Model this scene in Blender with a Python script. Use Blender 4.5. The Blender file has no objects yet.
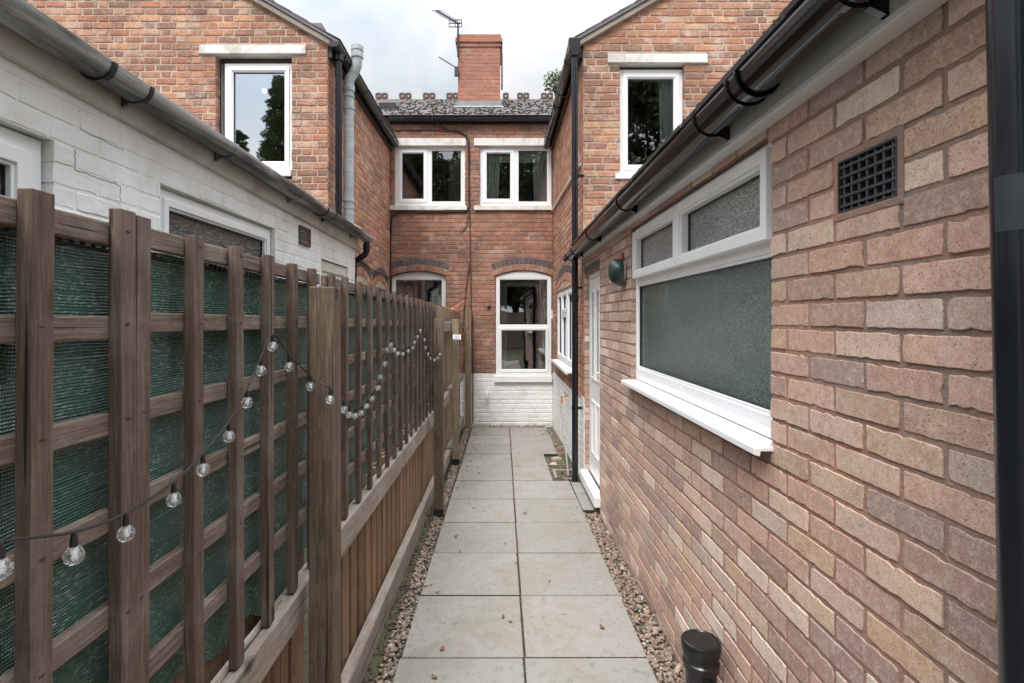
import bpy, bmesh, math, random
import numpy as np
from mathutils import Vector, Matrix
R = random.Random(7)
sc = bpy.context.scene
col = sc.collection
H = 1.582                      # eye height above the paving
V = Vector
rad = math.radians

# ------------------------------------------------------------------ materials
def newmat(name):
    m = bpy.data.materials.new(name); m.use_nodes = True
    nt = m.node_tree; nt.nodes.clear()
    out = nt.nodes.new('ShaderNodeOutputMaterial')
    return m, nt, out
class NB:
    def __init__(s, nt): s.nt = nt
    def n(s, t, ins=None, **kw):
        nd = s.nt.nodes.new(t)
        for k, v in kw.items(): setattr(nd, k, v)
        if ins:
            for k, v in ins.items():
                sock = nd.inputs[k]
                if isinstance(v, bpy.types.NodeSocket): s.nt.links.new(v, sock)
                else: sock.default_value = v
        return nd
    def l(s, a, b): s.nt.links.new(a, b)
    def noise(s, vec, scale, detail=4, rough=.55, dist=0):
        return s.n('ShaderNodeTexNoise', {'Vector': vec, 'Scale': scale, 'Detail': detail, 'Roughness': rough, 'Distortion': dist})
    def ramp(s, fac, stops, interp='LINEAR'):
        r = s.n('ShaderNodeValToRGB'); r.color_ramp.interpolation = interp
        e = r.color_ramp.elements
        while len(e) < len(stops): e.new(.5)
        for i, (p, c) in enumerate(stops):
            e[i].position = p; e[i].color = (c[0], c[1], c[2], 1) if not isinstance(c, (int, float)) else (c, c, c, 1)
        s.l(fac, r.inputs[0]); return r.outputs[0]
    def mix(s, f, a, b, mode='MIX'):
        m = s.n('ShaderNodeMix', data_type='RGBA', blend_type=mode)
        for sock, v in ((m.inputs[0], f), (m.inputs[6], a), (m.inputs[7], b)):
            if isinstance(v, bpy.types.NodeSocket): s.l(v, sock)
            elif isinstance(v, (int, float)): sock.default_value = v if sock == m.inputs[0] else (v, v, v, 1)
            else: sock.default_value = (v[0], v[1], v[2], 1)
        return m.outputs[2]
    def math(s, op, a, b=0, c=0, clamp=False):
        m = s.n('ShaderNodeMath', operation=op, use_clamp=clamp)
        for i, v in enumerate((a, b, c)):
            if isinstance(v, bpy.types.NodeSocket): s.l(v, m.inputs[i])
            else: m.inputs[i].default_value = v
        return m.outputs[0]
    def coord(s): return s.n('ShaderNodeTexCoord').outputs['Object']
    def rnd(s): return s.n('ShaderNodeNewGeometry').outputs['Random Per Island']
    def mapping(s, vec, scale=(1,1,1), loc=(0,0,0)):
        return s.n('ShaderNodeMapping', {'Vector': vec, 'Scale': scale, 'Location': loc}).outputs[0]
    def bump(s, h, dist, strength=1, normal=None):
        b = s.n('ShaderNodeBump', {'Height': h, 'Distance': dist, 'Strength': strength})
        if normal: s.l(normal, b.inputs['Normal'])
        return b.outputs[0]
    def bsdf(s, out, **kw):
        p = s.n('ShaderNodeBsdfPrincipled')
        for k, v in kw.items():
            k = k.replace('_', ' ')
            if isinstance(v, bpy.types.NodeSocket): s.l(v, p.inputs[k])
            elif isinstance(v, tuple): p.inputs[k].default_value = (*v, 1)
            else: p.inputs[k].default_value = v
        s.l(p.outputs[0], out.inputs[0]); return p

M = {}
def shift(b, amt=37.0):
    """object coordinates pushed apart per island, so no two boards share a grain"""
    r = b.rnd()
    comb = b.n('ShaderNodeCombineXYZ', {0: b.math('MULTIPLY', r, amt), 1: b.math('MULTIPLY', r, amt*1.7), 2: b.math('MULTIPLY', r, amt*.6)})
    return b.n('ShaderNodeVectorMath', {0: b.coord(), 1: comb.outputs[0]}, operation='ADD').outputs[0], r

def mat_brick(name, stops, pit=.0022, speck=(.75,.72,.66), speckamt=.15, dark=.35, grime=.5, rough=.9, darkstain=(.05,.04,.035), fine=1.0, patch=.35):
    m, nt, out = newmat(name); b = NB(nt)
    co, r = shift(b); w = b.coord()
    base = b.ramp(r, stops)
    n1 = b.noise(co, 7, 5, .7, .4).outputs[0]
    n2 = b.noise(co, 48*fine, 7, .75).outputs[0]
    n3 = b.noise(co, 210*fine, 4, .7).outputs[0]
    n4 = b.noise(co, 620*fine, 2, .6).outputs[0]; vo = b.n('ShaderNodeTexVoronoi', {'Vector': co, 'Scale': 85*fine}); 
    hole = b.math('MULTIPLY', b.ramp(vo.outputs['Distance'], [(.10, 1), (.2, 0)]), b.math('GREATER_THAN', b.n('ShaderNodeSeparateXYZ', {0: vo.outputs['Color']}).outputs[0], .72))
    c = b.mix(b.math('MULTIPLY', b.ramp(n1, [(.40, 0), (.62, 1)]), dark), base, (base_dark(stops)))
    c = b.mix(b.math('MULTIPLY', b.ramp(n2, [(.50, 0), (.64, 1)]), speckamt), c, speck)
    c = b.mix(b.math('MULTIPLY', b.ramp(n2, [(.36, 1), (.46, 0)]), .45), c, base_dark(stops))
    c = b.mix(b.math('MULTIPLY', b.ramp(n3, [(.53, 0), (.63, 1)]), .5), c, darkstain)
    c = b.mix(b.math('MULTIPLY', b.ramp(n3, [(.34, 1), (.42, 0)]), .4), c, speck)
    c = b.mix(b.math('MULTIPLY', b.ramp(n4, [(.52, 0), (.60, 1)]), .42), c, b.mix(.6, c, darkstain))
    c = b.mix(b.math('MULTIPLY', b.ramp(n4, [(.38, 1), (.46, 0)]), .30), c, speck)
    c = b.mix(b.math('MULTIPLY', hole, .85), c, darkstain)
    g = b.noise(w, 1.1, 6, .65, .6).outputs[0]
    g2 = b.noise(w, 4.5, 6, .65).outputs[0]
    c = b.mix(b.math('MULTIPLY', b.ramp(g, [(.45, 0), (.7, 1)]), grime), c, b.mix(.72, c, darkstain))
    c = b.mix(b.math('MULTIPLY', b.ramp(g2, [(.56, 0), (.70, 1)]), patch), c, speck)
    hgt = b.math('SUBTRACT', b.math('ADD', b.math('MULTIPLY', n2, .8), b.math('MULTIPLY', n3, .45)), b.math('MULTIPLY', hole, .5))
    b.bsdf(out, Base_Color=c, Roughness=rough, Normal=b.bump(hgt, pit, 1))
    M[name] = m
def base_dark(stops):
    c = stops[len(stops)//2][1]; return (c[0]*.42, c[1]*.4, c[2]*.42)
def mat_mortar(name, c1, c2, dist=.0018, scale=55):
    m, nt, out = newmat(name); b = NB(nt); w = b.coord()
    n = b.noise(w, scale, 6, .7).outputs[0]; g = b.noise(w, 2.3, 5, .6).outputs[0]
    c = b.mix(b.ramp(g, [(.35, 0), (.65, 1)]), c1, c2)
    c = b.mix(b.math('MULTIPLY', b.ramp(n, [(.5, 0), (.75, 1)]), .5), c, (c1[0]*.35, c1[1]*.35, c1[2]*.35))
    b.bsdf(out, Base_Color=c, Roughness=.95, Normal=b.bump(n, dist, 1))
    M[name] = m
mat_brick('kitchen_brick', [(0,(.70,.40,.29)),(.13,(.38,.235,.185)),(.26,(.82,.58,.45)),(.38,(.48,.31,.205)),(.52,(.72,.44,.335)),(.66,(.29,.19,.175)),(.78,(.90,.73,.60)),(.90,(.62,.40,.25)),(1,(.43,.27,.235))], patch=.2, pit=.0022, dark=.34, speckamt=.4, grime=.2, speck=(.78,.68,.6), darkstain=(.13,.09,.075))
mat_mortar('kitchen_mortar', (.44,.235,.165), (.27,.20,.165), .010, 42)
mat_brick('orange_brick', [(0,(.56,.19,.085)),(.14,(.40,.14,.08)),(.28,(.62,.25,.12)),(.42,(.42,.18,.11)),(.55,(.26,.11,.08)),(.66,(.56,.20,.09)),(.78,(.66,.42,.29)),(.88,(.70,.27,.11)),(.95,(.64,.34,.17)),(1,(.17,.085,.07))], dark=.4, speckamt=.45, grime=.7, speck=(.66,.53,.44), fine=.8, patch=.6, darkstain=(.07,.045,.035))
mat_mortar('old_mortar', (.60,.50,.41), (.30,.23,.18), .006, 45)
mat_brick('red_brick', [(0,(.50,.19,.105)),(.2,(.40,.15,.095)),(.4,(.48,.20,.115)),(.6,(.27,.125,.09)),(.8,(.54,.23,.13)),(.92,(.48,.29,.21)),(1,(.21,.11,.09))], dark=.45, speckamt=.42, grime=.85, speck=(.54,.40,.32), fine=.8, patch=.5, darkstain=(.07,.045,.035))
mat_mortar('red_mortar', (.38,.27,.21), (.20,.14,.11), .006, 45)
mat_brick('blue_brick', [(0,(.055,.055,.065)),(.5,(.085,.075,.08)),(1,(.13,.09,.085))], dark=.3, speckamt=.15, grime=.2, rough=.6, speck=(.3,.27,.25))
mat_brick('chimney_brick', [(0,(.46,.14,.08)),(.3,(.38,.12,.07)),(.6,(.50,.17,.10)),(1,(.40,.15,.09))], dark=.25, speckamt=.15, grime=.2, speck=(.5,.4,.33))
mat_mortar('cement', (.34,.29,.23), (.24,.2,.17), .002, 60)
def mat_paint(name, c1, dirt, amt=.45, bump=.0012, rough=.6):
    m, nt, out = newmat(name); b = NB(nt); w = b.coord()
    n = b.noise(w, 34, 6, .65).outputs[0]; g = b.noise(w, 2.6, 6, .68, .8).outputs[0]
    fine = b.noise(w, 95, 5, .7).outputs[0]
    c = b.mix(b.math('MULTIPLY', b.ramp(g, [(.46, 0), (.76, 1)]), amt), c1, dirt)
    c = b.mix(b.math('MULTIPLY', b.ramp(fine, [(.62, 0), (.72, 1)]), amt*1.1), c, (dirt[0]*.5, dirt[1]*.45, dirt[2]*.4))
    b.bsdf(out, Base_Color=c, Roughness=rough, Normal=b.bump(n, bump, .9))
    M[name] = m
mat_paint('white_masonry_paint', (.88,.875,.86), (.50,.45,.39), .55, .0035)
mat_paint('clean_masonry_paint', (.82,.82,.81), (.48,.44,.38), .5, .003)
mat_paint('stone_lintel', (.76,.74,.70), (.30,.24,.19), .9, .0015, .85)
mat_paint('upvc', (.86,.87,.88), (.66,.66,.64), .2, .00005, .28)
mat_paint('dirty_fascia', (.58,.55,.51), (.25,.2,.165), .85, .0008, .7)
mat_paint('grey_fascia', (.60,.61,.62), (.42,.41,.4), .35, .00015, .33)
mat_paint('cream_frame', (.70,.67,.6), (.4,.36,.3), .5, .0003, .5)
mat_paint('verge_mortar', (.36,.31,.26), (.16,.13,.11), .8, .003, .9)
def mat_plain(name, c, rough=.5, metal=0, bump=0, bs=80, spec=.5, var=.25, coat=0):
    m, nt, out = newmat(name); b = NB(nt); w = b.coord()
    n = b.noise(w, bs, 4, .6).outputs[0]; g = b.noise(w, 4, 5, .65).outputs[0]
    cc = b.mix(b.ramp(g, [(.3, 0), (.7, 1)]), (c[0]*(1-var), c[1]*(1-var), c[2]*(1-var)), (min(1,c[0]*(1+var)), min(1,c[1]*(1+var)), min(1,c[2]*(1+var))))
    kw = dict(Base_Color=cc, Roughness=b.math('ADD', b.math('MULTIPLY', g, .22), rough-.11), Metallic=metal, Specular_IOR_Level=spec, Coat_Weight=coat)
    if bump: kw['Normal'] = b.bump(n, bump, 1)
    b.bsdf(out, **kw); M[name] = m
mat_plain('black_plastic', (.012,.012,.013), .25, 0, .0002, 60, .5)
mat_plain('brown_plastic', (.007,.006,.0065), .16, 0, 0, 60, .5, .25)
mat_plain('blue_black_pipe', (.008,.010,.015), .22, 0, .00015, 40, .5)
mat_plain('black_gutter', (.02,.022,.025), .35)
mat_plain('cable', (.02,.018,.016), .6)
mat_plain('brown_cable', (.09,.05,.035), .7)
mat_plain('white_cable', (.55,.5,.44), .6)
mat_plain('steel', (.5,.5,.5), .35, 1)
mat_plain('dark_metal', (.06,.06,.065), .45, .7)
mat_plain('lead', (.24,.25,.25), .7, 0, .002, 20)
mat_plain('terracotta', (.12,.08,.065), .9, 0, .002, 60)
mat_plain('hose_grey', (.27,.27,.26), .5)
mat_plain('grille_iron', (.045,.05,.058), .6, 0, .0006, 150)
mat_plain('crack', (.10,.085,.075), .9)
mat_plain('pipe_label', (.024,.031,.04), .4)
mat_plain('green_enamel', (.018,.042,.036), .33)
mat_plain('red_paint', (.36,.05,.03), .6)
mat_plain('yellow_cloth', (.75,.5,.04), .8); mat_plain('orange_cloth', (.7,.18,.06), .8); mat_plain('white_cloth', (.7,.7,.7), .8); mat_plain('blue_cloth', (.05,.12,.4), .8)
mat_plain('room_wall', (.24,.21,.18), .9); mat_plain('ceiling_paint', (.5,.5,.48), .9)
mat_plain('curtain', (.86,.86,.82), .9, 0, .001, 40, .3, .08); mat_plain('grey_curtain', (.62,.62,.59), .9, 0, 0, 40, .3, .08)
mat_plain('blind', (.6,.62,.48), .9)
mat_plain('gasket', (.015,.015,.016), .5)
mat_plain('bark', (.07,.05,.035), .95, 0, .01, 12)
mat_plain('solar', (.05,.06,.09), .15, 0, 0, 40, .6)
mat_plain('brass', (.45,.3,.12), .35, 1)
mat_plain('clay_soil', (.04,.032,.022), .95, 0, .006, 40)
mat_plain('mat_plastic_orange', (.7,.25,.03), .5)
# weathered galvanised / aged grey plastic with streaks
def mat_aged(name, light, dark, rough=.5):
    m, nt, out = newmat(name); b = NB(nt); w = b.coord()
    s = b.mapping(w, (1, .16, 2.2)); g = b.noise(s, 7, 6, .62, .5).outputs[0]; f = b.noise(w, 70, 5, .7).outputs[0]
    c = b.mix(b.ramp(g, [(.40, 0), (.58, 1)]), light, dark)
    c = b.mix(b.math('MULTIPLY', b.ramp(f, [(.5, 0), (.7, 1)]), .4), c, (light[0]*.5, light[1]*.5, light[2]*.45))
    b.bsdf(out, Base_Color=c, Roughness=rough, Normal=b.bump(f, .0006, 1)); M[name] = m
mat_aged('aged_gutter', (.37,.37,.36), (.045,.05,.055), .4)
mat_aged('soil_pipe', (.46,.50,.50), (.33,.37,.37), .6)
# timber
def mat_wood(name, stops, axis='Z', grey=(.3,.28,.25), greyamt=.4, green=.0):
    m, nt, out = newmat(name); b = NB(nt); co, r = shift(b, 19)
    sc_ = {'Z': (1, 1, .045), 'Y': (1, .045, 1), 'X': (.045, 1, 1)}[axis]; s2 = tuple(1 if v == 1 else .16 for v in sc_)
    s = b.mapping(co, sc_)
    kv = b.n('ShaderNodeTexVoronoi', {'Vector': b.mapping(co, tuple(1 if v == 1 else .55 for v in sc_)), 'Scale': 9.5})
    kon = b.math('GREATER_THAN', b.n('ShaderNodeSeparateXYZ', {0: kv.outputs['Color']}).outputs[0], .82)
    kd = b.math('MULTIPLY', b.ramp(kv.outputs['Distance'], [(.06, 1), (.20, 0)]), kon)
    warp = b.n('ShaderNodeVectorMath', {0: s}, operation='ADD'); b.l(b.n('ShaderNodeCombineXYZ', {0: b.math('MULTIPLY', kd, .05), 1: b.math('MULTIPLY', kd, .05), 2: b.math('MULTIPLY', kd, .05)}).outputs[0], warp.inputs[1]); s = warp.outputs[0]
    g = b.noise(s, 150, 5, .75, .6).outputs[0]; g2 = b.noise(s, 38, 6, .7, 1.8).outputs[0]; f = b.noise(co, 4, 6, .7).outputs[0]; ft = b.noise(b.mapping(co, s2), 60, 5, .75).outputs[0]
    ck = b.noise(b.mapping(co, tuple(1 if v == 1 else .02 for v in sc_)), 75, 2, .5).outputs[0]
    c = b.ramp(r, stops); d0 = stops[0][1]; dk = (d0[0]*.30, d0[1]*.28, d0[2]*.28)
    c = b.mix(b.math('MULTIPLY', b.ramp(g2, [(.42, 0), (.64, 1)]), .38), c, dk)
    c = b.mix(b.math('MULTIPLY', b.ramp(g, [(.48, 0), (.60, 1)]), greyamt), c, grey)
    c = b.mix(b.math('MULTIPLY', b.ramp(f, [(.48, 0), (.66, 1)]), .5), c, grey)
    c = b.mix(b.math('MULTIPLY', b.ramp(ft, [(.52, 0), (.70, 1)]), .35), c, dk)
    c = b.mix(b.math('MULTIPLY', kd, .85), c, (.028,.02,.015))
    crack = b.ramp(ck, [(.675, 0), (.69, 1)]); c = b.mix(b.math('MULTIPLY', crack, .8), c, (.015,.012,.01))
    if green: c = b.mix(b.math('MULTIPLY', b.ramp(b.noise(b.coord(), 6, 5, .7).outputs[0], [(.5, 0), (.66, 1)]), green), c, (.11,.12,.035))
    h = b.math('SUBTRACT', b.math('ADD', g, b.math('MULTIPLY', g2, .9)), b.math('MULTIPLY', crack, 1.2))
    b.bsdf(out, Base_Color=c, Roughness=.92, Specular_IOR_Level=.2, Normal=b.bump(h, .0022, 1)); M[name] = m
mat_wood('dark_batten', [(0,(.11,.072,.055)),(.5,(.145,.098,.076)),(1,(.085,.058,.046))], 'Z', (.25,.21,.18), .34)
mat_wood('dark_rail', [(0,(.135,.097,.077)),(.5,(.175,.13,.106)),(1,(.14,.103,.084))], 'Y', (.33,.285,.25), .35)
mat_wood('grey_rail', [(0,(.27,.22,.185)),(.5,(.33,.275,.235)),(1,(.24,.195,.165))], 'Y', (.42,.39,.35), .35, .25)
mat_wood('warm_board', [(0,(.21,.125,.075)),(.3,(.30,.185,.112)),(.6,(.24,.148,.09)),(.8,(.34,.22,.135)),(1,(.165,.10,.06))], 'Z', (.27,.21,.16), .3)
mat_wood('post_wood', [(0,(.125,.085,.062)),(.5,(.145,.10,.072)),(1,(.12,.085,.06))], 'Z', (.26,.205,.155), .5, .15)
mat_wood('far_board', [(0,(.26,.19,.12)),(.5,(.34,.26,.17)),(1,(.29,.21,.14))], 'Z', (.36,.32,.25), .35, .25)
# paving
def mat_slab():
    m, nt, out = newmat('paving_slab'); b = NB(nt); w = b.coord(); r = b.rnd()
    f = b.noise(w, 260, 4, .75).outputs[0]; f2 = b.noise(w, 600, 2, .6).outputs[0]; g = b.noise(w, 2.4, 7, .7, .9).outputs[0]; g3 = b.noise(w, 13, 6, .75).outputs[0]
    c = b.ramp(r, [(0,(.30,.278,.25)),(.3,(.255,.245,.225)),(.55,(.325,.29,.262)),(.8,(.235,.228,.21)),(1,(.285,.265,.242))])
    c = b.mix(b.math('MULTIPLY', b.ramp(g, [(.44, 0), (.62, 1)]), .7), c, (.215,.19,.14))
    c = b.mix(b.math('MULTIPLY', b.ramp(g3, [(.50, 0), (.66, 1)]), .5), c, (.20,.19,.145))
    c = b.mix(b.math('MULTIPLY', b.ramp(f, [(.48, 0), (.60, 1)]), .5), c, (.19,.17,.145))
    c = b.mix(b.math('MULTIPLY', b.ramp(f2, [(.53, 0), (.62, 1)]), .4), c, (.55,.52,.47))
    st_ = b.noise(w, 26, 7, .8, .3).outputs[0]; c = b.mix(b.math('MULTIPLY', b.ramp(st_, [(.555, 0), (.63, 1)]), .55), c, (.14,.13,.09))
    vo = b.n('ShaderNodeTexVoronoi', {'Vector': w, 'Scale': 38}); sp_ = b.math('MULTIPLY', b.ramp(vo.outputs['Distance'], [(.07, 1), (.13, 0)]), b.math('GREATER_THAN', b.n('ShaderNodeSeparateXYZ', {0: vo.outputs['Color']}).outputs[0], .78)); c = b.mix(b.math('MULTIPLY', sp_, .7), c, (.12,.105,.08))
    b.bsdf(out, Base_Color=c, Roughness=.88, Normal=b.bump(b.math('ADD', f, g3), .0009, .8)); M['paving_slab'] = m
mat_slab()
def mat_ground():
    m, nt, out = newmat('soil'); b = NB(nt); w = b.coord()
    n = b.noise(w, 30, 7, .75).outputs[0]; g = b.noise(w, 4, 5, .6).outputs[0]
    c = b.mix(b.ramp(g, [(.4, 0), (.6, 1)]), (.085,.065,.045), (.065,.075,.025))
    c = b.mix(b.math('MULTIPLY', b.ramp(n, [(.5, 0), (.7, 1)]), .6), c, (.17,.13,.09))
    b.bsdf(out, Base_Color=c, Roughness=.95, Normal=b.bump(n, .012, 1)); M['soil'] = m
mat_ground()
def mat_rndcol(name, stops, rough=.75, bump=.0006, bs=200):
    m, nt, out = newmat(name); b = NB(nt); co, r = shift(b)
    n = b.noise(co, bs, 3, .6).outputs[0]
    c = b.mix(b.math('MULTIPLY', n, .5), b.ramp(r, stops), (.1,.08,.065))
    b.bsdf(out, Base_Color=c, Roughness=rough, Normal=b.bump(n, bump, 1)); M[name] = m
mat_rndcol('pebble', [(0,(.36,.255,.185)),(.12,(.20,.15,.115)),(.25,(.44,.34,.26)),(.38,(.26,.155,.105)),(.5,(.33,.28,.24)),(.62,(.12,.095,.085)),(.74,(.42,.26,.155)),(.86,(.56,.49,.42)),(1,(.28,.19,.14))])
mat_rndcol('slate', [(0,(.14,.135,.145)),(.3,(.19,.175,.175)),(.6,(.115,.11,.12)),(.8,(.22,.21,.17)),(1,(.16,.15,.15))], .75, .002, 60)
mat_rndcol('dead_leaf', [(0,(.22,.11,.05)),(.4,(.34,.16,.07)),(.7,(.14,.085,.045)),(1,(.42,.25,.1))], .8)
mat_rndcol('leaf_green', [(0,(.035,.06,.018)),(.5,(.06,.1,.028)),(1,(.095,.13,.04))], .6, 0)
mat_rndcol('leaf_dark', [(0,(.045,.07,.035)),(.5,(.08,.12,.05)),(1,(.12,.165,.07))], .6, 0)
mat_rndcol('moss', [(0,(.04,.038,.02)),(.5,(.065,.062,.03)),(1,(.095,.085,.045))], .95, .002, 80)
# lichen slate
def mat_slate():
    m, nt, out = newmat('lichen_slate'); b = NB(nt); co, r = shift(b); w = b.coord()
    n = b.noise(w, 9, 8, .85).outputs[0]; f = b.noise(w, 22, 6, .8).outputs[0]
    c = b.ramp(r, [(0,(.12,.11,.13)),(.35,(.19,.165,.18)),(.7,(.085,.08,.10)),(1,(.22,.19,.19))])
    c = b.mix(b.math('MULTIPLY', b.ramp(n, [(.54, 0), (.62, 1)]), .6), c, (.22,.20,.11))
    c = b.mix(b.math('MULTIPLY', b.ramp(f, [(.57, 0), (.66, 1)]), .5), c, (.28,.26,.22))
    b.bsdf(out, Base_Color=c, Roughness=.8, Normal=b.bump(f, .003, 1)); M['lichen_slate'] = m
mat_slate()
# glass
def mat_glass(name, tint=(.86,.9,.9), f0=.07, rough=0.0, bump=0):
    m, nt, out = newmat(name); b = NB(nt)
    fr = b.n('ShaderNodeFresnel', {'IOR': 1.5}).outputs[0]
    fac = b.math('ADD', b.math('MULTIPLY', fr, 1.7), f0-.04, clamp=True)
    gl = b.n('ShaderNodeBsdfGlossy', {'Roughness': rough, 'Color': (.95,.97,1,1)}); tr = b.n('ShaderNodeBsdfTransparent', {'Color': (*tint, 1)})
    mx = b.n('ShaderNodeMixShader'); b.l(fac, mx.inputs[0]); b.l(tr.outputs[0], mx.inputs[1]); b.l(gl.outputs[0], mx.inputs[2])
    if bump:
        wv = b.bump(b.noise(b.coord(), 1.6, 2, .5).outputs[0], bump, 1); b.l(wv, gl.inputs['Normal'])
    b.l(mx.outputs[0], out.inputs[0]); M[name] = m
mat_glass('window_glass', (.88,.91,.91), .15, 0, .002)
mat_glass('clear_reflective', (.6,.65,.65), .55, 0, .0015)
def mat_obscure(name, base, dist, scale, rough=.14):
    m, nt, out = newmat(name); b = NB(nt); w = b.coord()
    s = b.mapping(w, (1, .45, 1.5))
    v = b.n('ShaderNodeTexVoronoi', {'Vector': s, 'Scale': scale}, feature='SMOOTH_F1').outputs[0]
    n = b.noise(s, scale*.7, 3, .6, .8).outputs[0]; big = b.noise(b.mapping(w, (1, .5, 2.2)), 2.2, 4, .6).outputs[0]
    h = b.math('ADD', b.math('MULTIPLY', v, .8), n)
    c = b.mix(b.ramp(n, [(.40, 0), (.62, 1)]), (base[0]*.55, base[1]*.55, base[2]*.55), (base[0]*1.5, base[1]*1.5, base[2]*1.45))  # light and dark of the refracting stipple put into the glass colour
    c = b.mix(b.math('MULTIPLY', b.ramp(big, [(.4, 0), (.65, 1)]), .5), c, (base[0]*.35, base[1]*.4, base[2]*.4))
    b.bsdf(out, Base_Color=c, Roughness=rough, Specular_IOR_Level=.8, Coat_Weight=.3, Coat_Roughness=.04, Normal=b.bump(h, dist, 1)); M[name] = m
mat_obscure('obscured_glass', (.085,.135,.122), .010, 170, .1)
mat_obscure('frosted_glass', (.44,.46,.46), .008, 190, .14)
mat_obscure('patterned_glass', (.13,.135,.13), .012, 60, .15)
def mat_bulb():
    m, nt, out = newmat('bulb_glass'); b = NB(nt)
    g = b.n('ShaderNodeBsdfGlass', {'Roughness': .03, 'IOR': 1.42, 'Color': (.96,.98,1,1)}); d = b.n('ShaderNodeBsdfTransparent', {'Color': (1,1,1,1)})
    w = b.n('ShaderNodeBsdfDiffuse', {'Color': (.75,.77,.78,1)})
    v = b.n('ShaderNodeTexVoronoi', {'Vector': b.coord(), 'Scale': 190}, feature='DISTANCE_TO_EDGE').outputs[0]
    crack = b.ramp(v, [(.0, 1), (.09, 0)])
    b.l(b.bump(v, .002, .8), g.inputs['Normal'])
    m1 = b.n('ShaderNodeMixShader', {0: .25}); b.l(g.outputs[0], m1.inputs[1]); b.l(d.outputs[0], m1.inputs[2])
    m2 = b.n('ShaderNodeMixShader'); b.l(b.math('MULTIPLY_ADD', crack, .35, .04), m2.inputs[0]); b.l(m1.outputs[0], m2.inputs[1]); b.l(w.outputs[0], m2.inputs[2])
    b.l(m2.outputs[0], out.inputs[0]); M['bulb_glass'] = m
mat_bulb()
def mat_net():
    m, nt, out = newmat('shade_net'); b = NB(nt); w = b.coord()
    sep = b.n('ShaderNodeSeparateXYZ', {0: w})
    jit = b.noise(b.mapping(w, (1, 9, 9)), 1.0, 2, .5).outputs[0]
    z = b.math('ADD', sep.outputs[2], b.math('MULTIPLY', jit, .006))
    line = b.math('SINE', b.math('MULTIPLY', z, 2*math.pi/.0052))
    cross = b.math('SINE', b.math('MULTIPLY', sep.outputs[1], 2*math.pi/.0045))
    n = b.noise(b.mapping(w, (1, 90, 300)), 1, 3, .7).outputs[0]
    big = b.noise(w, 5, 4, .6).outputs[0]
    c = b.mix(b.ramp(line, [(0, 0), (1, 1)]), (.007,.038,.026), (.032,.15,.10))
    c = b.mix(b.math('MULTIPLY', b.ramp(n, [(.54, 0), (.64, 1)]), b.ramp(big, [(.3, .2), (.65, 1)])), c, (.32,.42,.38))
    p = b.n('ShaderNodeBsdfPrincipled', {'Base Color': c, 'Roughness': .45, 'Normal': b.bump(line, .0015, .7)})
    hole = b.math('MULTIPLY', b.math('GREATER_THAN', b.math('MULTIPLY', line, -1), .72), b.math('GREATER_THAN', cross, .2))
    t = b.n('ShaderNodeBsdfTransparent'); mx = b.n('ShaderNodeMixShader'); b.l(b.math('MULTIPLY', hole, .3), mx.inputs[0]); b.l(p.outputs[0], mx.inputs[1]); b.l(t.outputs[0], mx.inputs[2])
    b.l(mx.outputs[0], out.inputs[0]); M['shade_net'] = m
mat_net()
def mat_emit(name, c, s):
    m, nt, out = newmat(name); b = NB(nt); e = b.n('ShaderNodeEmission', {'Color': (*c, 1), 'Strength': s}); b.l(e.outputs[0], out.inputs[0]); M[name] = m
mat_emit('lamp_glow', (1,.93,.8), 9)

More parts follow.
